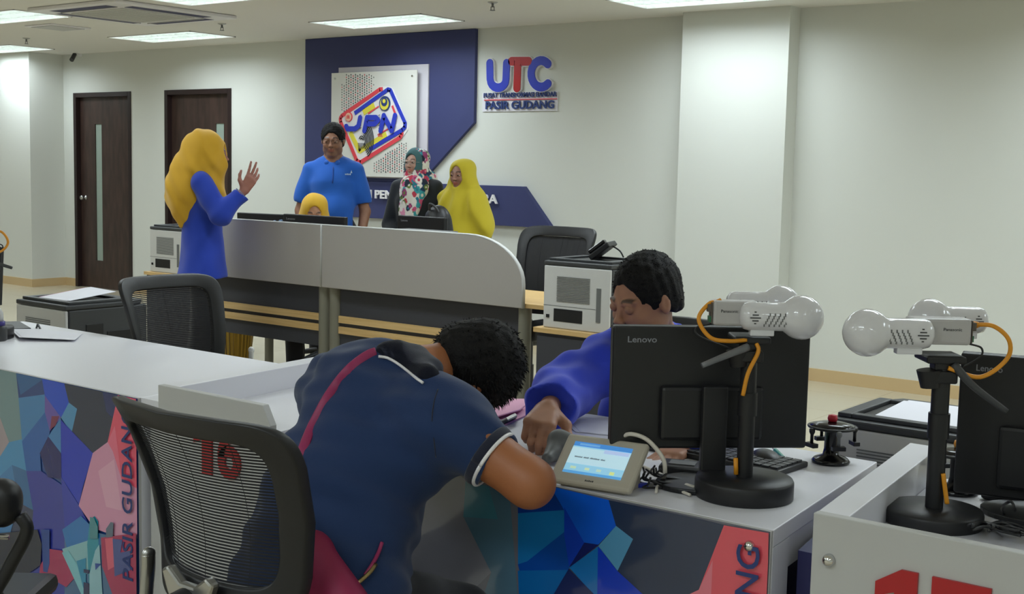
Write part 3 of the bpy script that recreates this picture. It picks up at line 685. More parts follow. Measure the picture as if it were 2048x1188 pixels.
left_art = [
 (c7(-900, -300, 800, 100, 800, 1500, -900, 1500), (40, 74, 140)),
 (c7(-900, -200, 97, 65, 185, 760, 350, 1400, -900, 1400), (60, 70, 100)),
 (c7(-400, -60, 97, 65, 110, 190, 125, 400, 60, 415, 0, 250, -400, 60), (118, 146, 152)),
 (c7(-400, 60, 0, 250, 60, 415, 0, 510, -400, 560), (166, 152, 158)),
 (c7(-400, 560, 0, 510, 60, 415, 125, 400, 150, 560, 75, 530, 0, 600, -400, 700), (72, 146, 196)),
 (c7(0, 600, 75, 530, 150, 560, 185, 760, 110, 720, 60, 900, -300, 800, -300, 690), (64, 128, 184)),
 (c7(75, 530, 150, 560, 185, 760, 110, 720), (52, 108, 160)),
 (c7(97, 62, 232, 92, 245, 120, 245, 175, 110, 190), (24, 66, 132)),
 (c7(120, 175, 235, 95, 97, 62), (34, 96, 156)),
 (c7(110, 190, 245, 172, 245, 262, 128, 410), (64, 130, 186)),
 (c7(128, 410, 245, 262, 270, 358, 265, 385, 220, 470, 225, 560, 150, 560), (34, 98, 176)),
 (c7(185, 760, 150, 560, 225, 560, 345, 640, 350, 1250, 150, 1300), (52, 62, 160)),
 (c7(230, 90, 345, 116, 368, 215, 328, 290, 245, 180), (14, 76, 206)),
 (c7(245, 178, 328, 290, 270, 358, 245, 262), (104, 84, 172)),
 (c7(280, 282, 318, 282, 300, 330, 272, 350), (128, 48, 84)),
 (c7(368, 213, 410, 245, 382, 368, 328, 290), (76, 146, 194)),
 (c7(345, 116, 620, 172, 605, 290, 568, 412, 492, 470, 382, 368, 410, 245, 368, 213), (34, 46, 76)),
 (c7(540, 160, 620, 172, 600, 300, 560, 260), (26, 44, 104)),
 (c7(328, 300, 492, 470, 440, 640, 420, 730, 330, 590), (16, 52, 192)),
 (c7(265, 385, 328, 290, 330, 470), (64, 130, 190)),
 (c7(265, 385, 330, 470, 332, 600, 262, 590, 222, 470), (20, 30, 104)),
 (c7(330, 590, 420, 730, 490, 865, 350, 860), (44, 60, 176)),
 (c7(492, 468, 568, 412, 595, 460, 640, 602, 722, 640, 722, 900, 640, 900, 500, 850, 420, 735), (218, 150, 180)),
 (c7(520, 560, 600, 500, 640, 760, 560, 740), (226, 166, 190)),
 (c7(620, 175, 722, 192, 722, 650, 640, 604, 595, 460, 568, 412), (232, 84, 112)),
 (c7(568, 412, 605, 330, 640, 604, 595, 460), (238, 112, 140)),
 (c7(350, 855, 490, 865, 640, 900, 722, 880, 722, 1400, 350, 1400), (70, 110, 150)),
 (cL(0, 600, 400, 560, 440, 700, 430, 900, 0, 1200), (40, 46, 66)),
 (cL(640, 560, 820, 430, 1000, 610, 1000, 820, 690, 760), (36, 120, 190)),
 (cL(640, 745, 900, 660, 900, 960, 800, 1050, 680, 880), (140, 190, 196)),
 (cL(905, 470, 950, 430, 985, 480, 990, 700, 1000, 1188, 900, 1188, 880, 700), (30, 148, 170)),
 (cL(520, 745, 640, 760, 780, 1000, 680, 1110, 560, 1040, 420, 1000, 430, 900), (174, 44, 92)),
 (cL(440, 560, 520, 560, 520, 880, 500, 970, 460, 960), (28, 70, 150)),
 (cL(640, 780, 700, 760, 860, 1000, 860, 1188, 830, 1188), (130, 196, 206)),
 (cL(780, 860, 870, 830, 870, 1188, 840, 1100), (24, 140, 180)),
 (cL(905, 980, 960, 760, 1000, 700, 1030, 1188, 905, 1188), (150, 196, 206)),
 (cL(850, 935, 905, 945, 905, 980, 850, 970), (22, 30, 84)), (cL(850, 1060, 905, 1075, 905, 1188, 850, 1188), (20, 28, 84)),
 (cL(960, 880, 1020, 885, 965, 945), (30, 76, 160)),
 (c7(540, 895, 722, 872, 722, 1400, 590, 1400, 600, 1188, 545, 1040), (178, 40, 88)),
 (c7(560, 900, 600, 895, 610, 1040, 575, 1060), (226, 96, 120)),
 (c7(566, 850, 590, 815, 604, 820, 600, 890, 566, 895), (96, 110, 130)),
 (c7(484, 790, 505, 795, 524, 840, 524, 900, 484, 900), (70, 140, 150)),
 (c7(600, 900, 650, 905, 640, 970, 690, 960, 690, 1060, 610, 1090), (70, 84, 150)),
]
right_art = [
 (cB(-500, 200, 2400, 800, 2400, 2200, -500, 2200), (110, 112, 124)),
 (cB(-420, 250, 860, 690, 860, 2200, -420, 2200), (120, 120, 132)),
 (cB(400, 600, 800, 645, 860, 690, 850, 850, 970, 1090, 870, 1188, 860, 1500, 300, 1200), (128, 128, 140)),
 (cB(860, 690, 1050, 740, 1070, 1000, 1085, 1188, 1100, 1500, 870, 1400, 970, 1090, 850, 850), (84, 118, 140)),
 (cB(860, 690, 960, 720, 1000, 860, 850, 850), (70, 130, 150)),
 (c4(-60, 480, 240, 530, 240, 780, 0, 970, -60, 990), (22, 118, 186)),
 (c4(-60, 480, 160, 500, 240, 640, -60, 660), (14, 60, 150)),
 (c4(-60, 990, 0, 970, 240, 780, 272, 1000, 268, 1025, -50, 1030), (8, 74, 168)),
 (c4(-60, 1030, 268, 1025, 170, 1188, 100, 1500, -40, 1500), (14, 104, 178)),
 (c4(150, 485, 528, 575, 575, 740, 460, 862, 370, 850, 245, 650), (8, 92, 220)),
 (c4(240, 620, 370, 850, 272, 1005, 240, 800), (12, 62, 194)),
 (c4(370, 848, 462, 862, 272, 1010), (18, 32, 108)),
 (c4(575, 740, 685, 825, 585, 1030, 460, 870), (82, 148, 190)),
 (c4(528, 575, 900, 650, 1272, 735, 1110, 1150, 1000, 1500, 900, 1500, 760, 1190, 585, 1030, 685, 825, 575, 740), (34, 50, 80)),
 (c4(272, 1010, 460, 872, 455, 1250, 420, 1170, 285, 1020), (16, 114, 190)),
 (c4(460, 870, 585, 1030, 760, 1190, 900, 1500, 440, 1500, 455, 1188), (8, 58, 196)),
 (c4(100, 1500, 170, 1188, 272, 1015, 455, 1200, 440, 1500), (24, 40, 98)),
 (c4(1272, 735, 1560, 785, 1545, 1500, 1000, 1500, 1110, 1150), (226, 84, 100)),
 (c4(1110, 1150, 1200, 960, 1190, 1188, 1170, 1500, 900, 1500, 1030, 1188), (228, 120, 138)),
]
def counter(name, label, x0, x1, art, xr):
    t = thing(name, label, 'counter', ((x0+x1)/2, (CY0+CY1)/2, 0), 0, 'white service counters')
    sk = .07
    top = [(x0, CY0, CT), (x1, CY0, CT), (x1-sk, CY1, CT), (x0-sk, CY1, CT)]
    MB().prism([(a, b, CT-.035) for a, b, c in top], (0, 0, .035)).build('countertop', 'lam', t, world=True, bevel=.002)
    MB().prism([(x1-.018, CY0, .03), (x1, CY0, .03), (x1-sk*.12, CY0+.09, .03), (x1-sk*.12-.018, CY0+.09, .03)], (0, 0, CT-.066)).build('end_post', 'lam', t, world=True)
    MB().prism([(x1-.09, CY0+.09, CT-.10), (x1-.012, CY0+.09, CT-.10), (x1-sk, CY1, CT-.10), (x1-sk-.06, CY1, CT-.10)], (0, 0, .064)).build('apron', 'lam', t, world=True)
    MB().box((x0+.03, CY0+.03, 0), (x1-.12, CY1-.30, CT-.036)).build('body', 'navyd', t, world=True)
    pn = MB().box((x0, CY0-.008, .03), (x1-.001, CY0+.004, CT-.001)).build('front_panel', 'lamg', t, world=True)
    m, cols = facets(None, xr, art)
    m2 = m.build('printed_graphic', 'print', pn, world=True, cols=cols, label='glossy print of blue and pink facets')
    # clip the print to the panel
    b = bmesh.new(); b.from_mesh(m2.data); bpy.context.view_layer.update(); inv = world_of(m2).inverted()
    for co, no in (((x0+.002, 0, 0), (-1, 0, 0)), ((x1-.003, 0, 0), (1, 0, 0)), ((0, 0, .032), (0, 0, -1)), ((0, 0, CT-.002), (0, 0, 1))):
        bmesh.ops.bisect_plane(b, geom=b.verts[:]+b.edges[:]+b.faces[:], plane_co=inv @ Vector(co), plane_no=no, clear_outer=True)
    b.to_mesh(m2.data); b.free()
    m = MB(); n = np.array([0, 0, 1.]); put_text(m, 'PASIR GUDANG', (x1-.018, CY0-.0195, .20), (0, 0, 1), (-1, 0, 0), .515, .050, .001, .01)
    # readable from the front: letters climb, their tops to the left
    m.build('lettering', 'tblue', pn, world=True, label='blue capitals climbing the pink strip')
    for z in (.125, .713):
        MB().lathe([(.011, 0), (.011, .004), (.009, .010), (.003, .013)], (x1-.043, CY0-.012, z), (0, -1, 0), n=18).build('cap_screw', 'chrome', pn, world=True, label='small chrome dome screw')
    return t
c1 = counter('service_counter', 'white counter with blue and pink facet print, left of the number 16 box', -4.75, -3.036, left_art, -3.036)
c2 = counter('service_counter', 'white counter where the man leans, blue facet print, between the two numbered boxes', -2.33, -1.032, right_art, -1.032)
# the white run of worktop behind box 16 that joins the counters
lk = thing('link_worktop', 'white worktop behind the number 16 box, between the two counters', 'worktop', (-2.7, 2.6, 0))
MB().prism([(-3.034, CY0, CT-.035), (-2.868, CY0, CT-.035), (-2.958, CY1-.06, CT-.035), (-3.098, CY1-.06, CT-.035)], (0, 0, .035)).build('worktop', 'lam', lk, world=True)
MB().box((-3.02, CY0+.02, 0), (-2.89, CY0+.12, CT-.036)).build('support', 'lamg', lk, world=True)
def numbox(label, x0, x1, num, zt, chamfer, tx):
    t = thing('number_box', label, 'counter box', ((x0+x1)/2, 2.3, 0), 0, 'white counter boxes with red numbers')
    yf = 2.13; th = .016
    prof = [(x0, zt), (x1-.03, zt), (x1, zt-.05), (x1, .03), (x0, .03)] if chamfer else [(x0, zt), (x1, zt), (x1, .03), (x0, .03)]
    MB().prism([(x, yf, z) for x, z in prof], (0, .022, 0)).build('front_plate', 'lamg', t, world=True, bevel=.002)
    fp = t.children[0]
    y1 = 2.86; sk = -.085; w = .060
    MB().prism([(x0, yf+.022, .03), (x0+w, yf+.022, .03), (x0+w+sk*.9, y1, .03), (x0+sk, y1, .03)], (0, 0, zt-.031)).build('side_wall', 'lam', t, world=True, bevel=.002)
    MB().prism([(x0+w+.001, yf+.022, CT-.03), (x1, yf+.022, CT-.03), (x1-.08, y1, CT-.03), (x0+w+sk*.9+.001, y1, CT-.03)], (0, 0, .03)).build('worktop', 'lam', t, world=True)
    m = MB(); zz = zt-.215 if num == '16' else zt-.205
    def dg(pl): m.prism([(tx+a*1.0, yf-.006, zz+b*1.0) for a, b in pl], (0, .006, 0))
    dg([(.035, 0), (.075, 0), (.075, .135), (.045, .135), (0, .105), (0, .078), (.035, .092)])
    if num == '17': dg([(.10, .135), (.20, .135), (.20, .105), (.155, 0), (.112, 0), (.158, .104), (.10, .104)])
    else:
        def rg(cx, cz, r0, r1, a0, a1, n=24):
            for k in range(n):
                a, b = a0+(a1-a0)*k/n, a0+(a1-a0)*(k+1.02)/n
                dg([(cx+r0*cos(a), cz+r0*sin(a)), (cx+r1*cos(a), cz+r1*sin(a)), (cx+r1*cos(b), cz+r1*sin(b)), (cx+r0*cos(b), cz+r0*sin(b))])
        rg(.145, .045, .017, .045, 0, 2*pi); rg(.168, .062, .04, .068, radians(95), radians(185), 12)
        dg([(.160, .130), (.160, .102), (.180, .100), (.186, .126)])
    m.build('number', 'num', fp, world=True, label='red number %s' % num)
    for z in (zt-.082,):
        MB().lathe([(.012, 0), (.012, .004), (.010, .010), (.004, .014)], (x0+.035, yf, z), (0, -1, 0), n=18).build('cap_screw', 'chrome', fp, world=True, label='chrome dome screw')
    return t
numbox('white box with red number 16 behind the mesh chair', -2.855, -2.395, '16', .82, True, -2.695)
numbox('white box with red number 17 at lower right', -.92, -.47, '17', .822, False, -.795)
pl = thing('corner_plinth', 'dark navy plinth in the gap left of the number 17 box', 'plinth', (-.98, 2.5, 0))
MB().prism([(-1.022, 2.30, .03), (-.915, 2.30, .03), (-.99, 2.75, .03), (-1.09, 2.75, .03)], (0, 0, .66)).build('plinth_body', 'navyd', pl, world=True)

# ------------------------------------------------------------- far workstations
def rod(m, a, b, r, n=14, mi=0): return m.cyl(a, b, r, n=n, m=mi)
DY = 5.26
def workstation(label, x0, x1, curved):
    t = thing('workstation', label, 'desk', ((x0+x1)/2, DY+.4, 0), 0, 'grey screened workstations')
    zb, zt = .70, 1.073
    if curved:
        R_ = .25; pr = [(x0, zb), (x1, zb)]+[(x1-.38+.38*cos(a), zt-R_+R_*sin(a)) for a in np.linspace(0, pi/2, 12)]+[(x0, zt)]
    else: pr = [(x0, zb), (x1, zb), (x1, zt), (x0, zt)]
    MB().prism([(x, DY, z) for x, z in pr], (0, .028, 0)).build('privacy_screen', 'screen', t, world=True, bevel=.004)
    sc = t.children[0]
    m = MB(); path = pr[1:] if not curved else pr[1:]
    m.tube([(x, DY+.014, z) for x, z in path], .006, n=6, sub=1, flat=(.016, .006)); m.build('edge_trim', 'scredge', sc, world=True)
    MB().box((x0+.02, DY+.03, .70), (x1-.02+(.27 if curved else 0), DY+.64, .725)).build('desktop', 'maple', t, world=True, bevel=.003)
    MB().box((x0+.10, DY+.06, .33), (x1-.05, DY+.075, .70)).build('modesty_panel', 'darkpanel', t, world=True)
    mp = t.children[-1]
    for z in (.49, .425):
        MB().box((x0+.10, DY+.045, z), (x1-.05, DY+.059, z+.042)).build('slat', 'maple', mp, world=True, label='pale wooden slat')
    for x in (x0+.06, x1-.02):
        if not curved and x < x0+.2: continue
        rod(MB(), (x, DY+.06, 0), (x, DY+.06, .70), .036).build('leg', 'leg', t, world=True)
    for x in (x0+.06, x1-.02): rod(MB(), (x, DY+.58, 0), (x, DY+.58, .70), .03).build('leg', 'leg', t, world=True)
    return t
workstation('grey screened desk at left with wooden slats, behind the talking woman', -6.64, -5.475, False)
workstation('grey screened desk with rounded corner, wooden slats and paired legs', -5.462, -3.955, True)
ds = thing('desk_divider', 'white divider screen running back between the two grey desks', 'divider', (-5.46, 5.9, 0))
MB().box((-5.475, DY+.80, .40), (-5.45, 6.15, 1.09)).build('divider_board', 'lam', ds, world=True, bevel=.003); MB().box((-5.48, 6.10, 0), (-5.445, 6.15, .4)).box((-5.48, DY+.82, 0), (-5.445, DY+.87, .4)).build('divider_foot', 'leg', ds, world=True)

def printer(label, loc, rz=0, slot=True, paper=None):
    t = thing('laser_printer', label, 'printer', loc, rz, 'white and charcoal laser printers')
    w, d, h = .39, .43, .345
    MB().box((-w/2, .012, 0), (w/2, d, h-.035)).build('body', 'dgrey', t, bevel=.008)
    MB().prism([(-w/2-.003, -.006, h-.035), (w/2+.003, -.006, h-.035), (w/2+.003, d*.8, h-.035), (w/2-.04, d, h-.035), (-w/2+.04, d, h-.035), (-w/2-.003, d*.8, h-.035)], (0, 0, .022)).build('lid', 'dgrey', t, bevel=.006)
    lid = t.children[-1]
    MB().box((-w/2+.01, .02, h-.0128), (-w/2+.05, d*.75, h)).box((w/2-.05, .02, h-.0128), (w/2-.01, d*.75, h)).box((-w/2+.05, .02, h-.0128), (w/2-.05, .05, h)).box((-w/2+.05, d*.7, h-.0128), (w/2-.05, d*.75, h)).build('tray_rim', 'dgrey', lid, bevel=.003)
    MB().box((-w/2+.055, .06, h-.0125), (w/2-.055, d*.69, h-.010)).build('output_tray', 'black', lid)
    MB().box((-w/2, -.006, 0), (w/2, .011, h-.037)).build('front_cover', 'prw', t, bevel=.005)
    fc = t.children[-1]
    m = MB()
    for i in range(15): m.box((-w/2+.08, -.009, .135+i*.0085), (w/2-.115, -.0055, .1385+i*.0085))
    m.build('louvres', 'mgrey', fc)
    MB().box((-w/2+.065, -.0075, .035), (w/2-.155, -.0055, .098)).build('paper_slot', 'black', fc); MB().box((-w/2+.02, -.01, .05), (-w/2+.038, -.0055, .066)).build('socket', 'black', fc)
    MB().box((w/2-.075, -.0085, .05), (w/2-.05, -.0055, .215)).build('cover_latch', 'mgrey', fc); MB().box((-w/2, -.0066, .110), (w/2-.08, -.0055, .112)).build('seam', 'dgrey', fc)
    MB().box((w/2-.001, .10, .10), (w/2+.003, .19, .24)).build('side_vent', 'black', t, bevel=.002); MB().box((w/2-.001, .21, .15), (w/2+.003, .36, .20)).build('side_grip', 'black', t, bevel=.002)
    return t
def cabinet(label, x0, x1, y0, y1, h):
    t = thing('cabinet', label, 'cabinet', ((x0+x1)/2, (y0+y1)/2, 0), 0, 'low cabinets under the printers')
    MB().box((x0, y0+.01, .03), (x1, y1, h-.025)).build('cabinet_body', 'darkpanel', t, world=True); MB().box((x0-.01, y0-.01, h-.0245), (x1+.01, y1, h)).build('cabinet_top', 'maple', t, world=True, bevel=.002)
    MB().box((x0+.01, y0, .05), (x1-.01, y0+.0095, h-.04)).build('cabinet_door', 'darkpanel', t, world=True, bevel=.002)
    MB().box((x0+.03, y0+.02, 0), (x1-.03, y1-.02, .0295)).build('kickboard', 'black', t, world=True)
    return t
cabinet('low charcoal cabinet with wooden top under the printer beside the curved screen', -3.66, -3.16, 4.99, 5.55, .655)
printer('white-fronted printer on the wooden-topped cabinet beside the curved screen', (-3.44, 5.02, .656))
cabinet('low cabinet behind the blue-shirted woman at left, printer on top', -7.75, -7.2, 5.68, 6.2, .62)
printer('white-fronted printer half hidden behind the woman in the blue tunic', (-7.52, 5.7, .621))
cabinet('low cabinet behind the left counter under a printer with pink papers', -5.36, -4.9, 3.17, 3.7, .452)
printer('printer behind the left counter with pink and white sheets in its tray', (-5.125, 3.19, .453))
cabinet('low cabinet behind the lower right counter under a printer', -1.38, -.90, 3.16, 3.7, .452)
printer('printer behind the right counter with white sheets in its tray', (-1.15, 3.2, .453))
def sheets(name, label, cols_, pts, z, dz=.0006, lift=None, group=None):
    """a few loose sheets; pts is the outline of the top one"""
    t = thing(name, label, 'paper', (pts[0][0], pts[0][1], z), 0, group)
    for i, c in enumerate(cols_):
        o = (len(cols_)-1-i); P_ = [(x-o*.012, y-o*.006, z+(lift[k] if lift else 0)+(i)*dz) for k, (x, y) in enumerate(pts)]
        MB().prism(P_, (0, 0, dz*.8)).build('sheet', c, t, world=True)
    return t
sheets('paper_sheets', 'pink and white sheets lying in the tray of the left printer', ['pinkp', 'paper', 'paper'], [(-5.23, 3.25), (-5.02, 3.27), (-5.03, 3.52), (-5.20, 3.50)], .79, .002, (.0, .0, .025, .035))
sheets('paper_sheets', 'white printed sheets in the tray of the right printer', ['paper', 'paper'], [(-1.24, 3.26), (-1.03, 3.26), (-1.03, 3.50), (-1.24, 3.50)], .789, .002, (.0, .0, .012, .012))

def monitor(name, label, loc, rz, w, h, zc, brand=True, tilt=0, group='black computer monitors seen from behind'):
    """back towards local -y, origin under the stand, zc height of panel centre"""
    t = thing(name, label, 'monitor', loc, rz, group)
    T = Matrix.Translation((0, 0, zc)) @ Matrix.Rotation(tilt, 4, 'X')
    m = MB(); m.T = T; m.box((-w/2, -.014, -h/2), (w/2, .012, h/2)); b = m.build('back_shell', 'blackg' if 0 else 'black', t, bevel=.005)
    m = MB(); m.T = T; m.box((-w/2, .0122, -h/2), (w/2, .018, h/2)); fr = m.build('bezel', 'dgrey', t, bevel=.002)
    m = MB(); m.T = T; m.box((-w/2+.012, .0181, -h/2+.02), (w/2-.012, .019, h/2-.012)); m.build('screen', 'blackg', fr)
    m = MB(); m.T = T; m.box((-w*.26, -.034, -h*.42), (w*.26, -.0141, h*.02)); m.build('rear_housing', 'black', t, bevel=.008)
    if brand:
        m = MB(); m.T = T; put_text(m, 'Lenovo', (-w/2+.032, -.0142, h/2-.036), (1, 0, 0), (0, 0, 1), w*.145, .0135, .0006, .01); m.build('brand_lettering', 'textg', b)
    MB().box((-.028, -.056, .012), (.028, -.036, zc+.01)).build('stand_column', 'black', t, bevel=.004)
    MB().prism([(.12*cos(a), .09*sin(a)-.03, 0) for a in np.linspace(0, 2*pi, 33)[:-1]], (0, 0, .012)).build('stand_base', 'black', t, bevel=.003)
    return t
p = onY(626, 460, 5.55); monitor('computer_monitor', 'far monitor in front of the seated woman in yellow headscarf', (-5.83, 5.55, .726), 0, .555, .33, .22)
monitor('computer_monitor', 'far monitor left of the seated woman, a small sticker on its back', (-6.34, 5.60, .726), radians(12), .46, .30, .225, False)
mk = COL.objects.get('computer_monitor.001')
m = MB(); rr = np.random.default_rng(3)
for i in range(9): m.sphere((.07+.11*rr.random(), -.017, .34-.05*rr.random()), .006+.005*rr.random(), n=8, sc=(1.2, .3, .8))
m.build('sticker', mat('sticker', (120, 150, 190), .5), mk, label='small blue and white sticker')
monitor('computer_monitor', 'far monitor behind the right grey screen, left of the black backpack', (-5.02, 5.66, .726), radians(-4), .40, .30, .26)
bx = thing('document_scanner', 'low black scanner standing behind the right grey screen', 'scanner', (-4.80, 5.40, .726))
MB().box((-.17, -.08, 0), (.19, .09, .33)).build('scanner_body', 'dgrey', bx, bevel=.01); MB().box((-.13, -.084, .16), (.10, -.0805, .31)).build('recess', 'black', bx, bevel=.002); MB().box((-.18, -.09, .3305), (.20, .10, .345)).build('scanner_lid', 'mgrey', bx, bevel=.004)

# phone on the printer beside the curved screen
ph = thing('desk_phone', 'black desk phone propped on the printer beside the curved screen', 'phone', (-3.48, 5.26, 1.002), radians(20))
m = MB(); m.T = Matrix.Rotation(radians(-38), 4, 'Y'); m.box((-.02, -.09, .0), (.10, .09, .028)); m.build('phone_body', 'black', ph, bevel=.005)
m = MB(); m.T = Matrix.Rotation(radians(-38), 4, 'Y'); m.box((-.01, -.08, .0285), (.09, -.03, .05)); m.build('handset', 'blackg', ph, bevel=.008)
MB().tube([(.07, 0, .06), (.11, 0, .035), (.13, 0, .004)], .004).build('prop_wire', 'black', ph)
# pen holder
pnh = thing('pen_holder', 'black pen holder with red and blue pens behind the curved screen edge', 'pen holder', (-3.80, 5.42, .726))
MB().lathe([(.0, 0), (.062, 0), (.062, .14), (.058, .14), (.056, .01)]).build('cup', 'black', pnh)
for i, (a, c, h) in enumerate(((.4, 'redb', .19), (1.5, 'blue', .18), (2.6, 'black', .21), (3.9, 'redb', .10+.06), (5.2, 'black', .2))):
    pen = thing('pen', ['red-capped pen leaning left in the black holder', 'blue pen in the black holder', 'tall black pen in the black holder', 'short red pen at the front of the black holder', 'black pen at the right of the black holder'][i], 'pen', (-3.80+.03*cos(a), 5.42+.03*sin(a), .737), 0, 'pens in the holder')
    MB().cyl((0, 0, 0), (.02*cos(a), .02*sin(a), h), .006, n=8).build('barrel', c, pen)
# basket and floor things
wb = thing('waste_basket', 'amber slatted waste basket under the left grey desk', 'waste basket', (-7.02, 5.92, 0))
wb.location = [float(v) for v in onZ(467, 734, 0)]
m = MB(); n = 30
for i in range(n):
    a = 2*pi*i/n; a2 = 2*pi*(i+.62)/n
    m.prism([(.115*cos(a), .115*sin(a), .012), (.115*cos(a2), .115*sin(a2), .012), (.15*cos(a2), .15*sin(a2), .34), (.15*cos(a), .15*sin(a), .34)], (-.003*cos(a), -.003*sin(a), 0))
m.build('basket_wall', 'basket', wb); MB().lathe([(.11, 0), (.118, .0), (.118, .02), (.11, .02)]).build('basket_base', 'basket', wb)
m = MB(); m.tube([(.152*cos(a), .152*sin(a), .345) for a in np.linspace(0, 2*pi, 25)], .008, sub=1); m.build('rim', 'basket', wb)
cl = thing('cable_tangle', 'black cables dangling under the paired desk legs', 'cable', (-5.7, 5.7, 0))
m = MB(); rr = np.random.default_rng(5)
for i in range(9):
    x = -5.95+.95*rr.random(); m.tube([(x, 5.5, .5), (x+.1*rr.normal(), 5.52, .22), (x+.14*rr.normal(), 5.55, .06), (x+.2*rr.normal(), 5.6, .012)], .0055, n=6)
m.build('cables', 'black', cl, world=True)
# ------------------------------------------------------------- mesh office chairs
def office_chair(name, label, loc, rz, group='black mesh office chairs', arms='steel', top=.98, w=.5, bracket=True, sc=1.0, tilt=.07, stripes=62, tips=None, z0=.50):
    """sitter faces +y, back at -y"""
    t = thing(name, label, 'chair', loc, rz, group); t.scale = (sc, sc, sc)
    z1 = top; yb = -.25
    def half(v): return w*(.39+.12*v)
    def pt(u, v, off=0):        # u -1..1, v 0..1
        h = half(v); z = z0+(z1-z0)*v; y = yb-tilt*v*v*1.2+.07*u*u+.02*sin(pi*v)+off
        return (u*h, y, z)
    def outline(s, n=60):       # superellipse outline of scale s in uv
        out = []
        for k in range(n):
            a = 2*pi*k/n; c, d = cos(a), sin(a); e = .26
            out.append((s*np.sign(c)*abs(c)**e, .5+.5*s*np.sign(d)*abs(d)**e))
        return out
    so, si = 1.0, .80; O, I = outline(1.0), [(u*.80, .5+(v-.5)*.78) for u, v in outline(1.0)]
    I = [(u, v+(.0 if v > .5 else .05)) for u, v in I]
    vs = []; n = len(O)
    for off in (-.014, .014):
        vs += [pt(u, v, off) for u, v in O]+[pt(u, v, off) for u, v in I]
    fs = []
    for i in range(n):
        j = (i+1) % n
        fs += [(i, j, n+j, n+i), (2*n+j, 2*n+i, 3*n+i, 3*n+j), (j, i, 2*n+i, 2*n+j), (n+i, n+j, 3*n+j, 3*n+i)]
    m = MB(); m.add(vs, fs, 0, True); m.build('back_frame', 'black', t, bevel=.005, seg=2)
    m = MB()
    for k in range(stripes):
        v = .168+.715*k/(stripes-1)
        q_ = min(.999, abs((v-.525)/.37)); u1 = .80*(1-q_**(2/.26))**(.13)+.03; dv = .0038/(z1-z0)/2
        P_ = [pt(-u1+2*u1*q/10, v-dv, .002) for q in range(11)]+[pt(-u1+2*u1*q/10, v+dv, .002) for q in range(11)]
        m.add(P_, [(q, q+1, q+12, q+11) for q in range(10)])
    for q in (-5, 0, 5):
        u = q/10; P_ = [pt(u, .15+.74*k/8, .003) for k in range(9)]; m.tube(P_, .0006, n=4, sub=1)
    m.build('mesh_back', mat('mesh fabric', (20, 21, 26), .8), t, label='see-through black mesh')
    if bracket:
        m = MB(); zc = z0+.02
        m.prism([(-.075, yb-.035, zc+.055), (-.055, yb-.035, zc+.065), (-.02, yb-.035, zc+.04), (.02, yb-.035, zc+.04), (.055, yb-.035, zc+.065), (.075, yb-.035, zc+.055), (.06, yb-.035, zc+.02), (.032, yb-.035, zc-.03), (.03, yb-.035, zc-.12), (-.03, yb-.035, zc-.12), (-.032, yb-.035, zc-.03), (-.06, yb-.035, zc+.02)], (0, .022, 0))
        br = m.build('back_bracket', 'steel', t, bevel=.006, label='silver T-shaped bracket')
        MB().cyl((0, yb-.035, zc), (0, yb-.062, zc), .034, .030, n=24).build('tension_knob', 'black', br, bevel=.003)
        MB().tube([(0, yb-.02, zc-.02), (0, yb-.02, .36), (0, yb+.08, .385), (0, -.02, .39)], .02, flat=(.03, .012)).build('spine_bar', 'black', t)
    else:
        MB().tube([(0, yb+.01, z0+.04), (0, yb-.02, .40), (0, yb+.08, .385), (0, -.02, .39)], .02, flat=(.035, .015)).build('spine_bar', 'black', t)
    g = Sdf(); 
    for a in (-.15, 0, .15): g.cap((a, -.17, .45), (a, .17, .45), .05, None, .05, sq=((0, 0, 1), .8))
    soft('seat', g, 'black', t, .014)
    for s, tip in zip((-1, 1), tips or ((-.25, -.04, .655), (.25, -.04, .655))):
        tx, ty, tz = tip
        m = MB(); m.tube([(s*.21, .03, .40), (tx*.9+s*.025, ty*.5, .43), (tx, ty, .50), (tx, ty, tz-.02), (tx, ty, tz)], (.016, .011), n=14, flat=(.010, .016)); m.sphere((tx, ty, tz), .0125, sc=(.8, 1.28, 1.2))
        ar = m.build('armrest_support', arms, t)
        MB().box((min(s*.16, s*.23), .01, .385), (max(s*.16, s*.23), .06, .41)).build('arm_bar', 'black', ar)
    MB().cyl((0, 0, .10), (0, 0, .39), .028, n=16).cyl((0, 0, .08), (0, 0, .26), .034, n=16).build('gas_column', 'black', t)
    m = MB()
    for k in range(5):
        a = 2*pi*k/5+.3; m.tube([(0, 0, .12), (.16*cos(a), .16*sin(a), .10), (.29*cos(a), .29*sin(a), .075)], (.026, .016))
    st = m.build('star_base', 'black', t)
    for k in range(5):
        a = 2*pi*k/5+.3; x, y = .29*cos(a), .29*sin(a)
        MB().cyl((x-.018*sin(a), y+.018*cos(a), .030), (x-.006*sin(a), y+.006*cos(a), .030), .029, n=16).cyl((x+.006*sin(a), y-.006*cos(a), .030), (x+.018*sin(a), y-.018*cos(a), .030), .029, n=16).cyl((x, y, .03), (x, y, .085), .007, n=8).build('caster', 'black', st)
    return t
office_chair('office_chair', 'black mesh office chair in the foreground, its back to the camera', (-1.845, 1.72, 0), 0, top=.99, z0=.595, stripes=46, tips=tuple(tuple(float(v) for v in onZ(x, y, .655)-np.array([-1.845, 1.72, 0])) for x, y in ((297, 1108), (598, 1152))))
office_chair('office_chair', 'empty black mesh chair turned sideways behind the left counter, silver arm tip showing', (-3.98, 3.22, 0), radians(-90), top=.965, bracket=False, arms='prw', stripes=46)
q = onY(1117, 452, 6.15)
office_chair('office_chair', 'black mesh chair behind the printer on the wooden-topped cabinet', (float(q[0]), float(q[1])-.28, 0), pi, top=.98, sc=float(q[2])/.985, stripes=90, bracket=False)
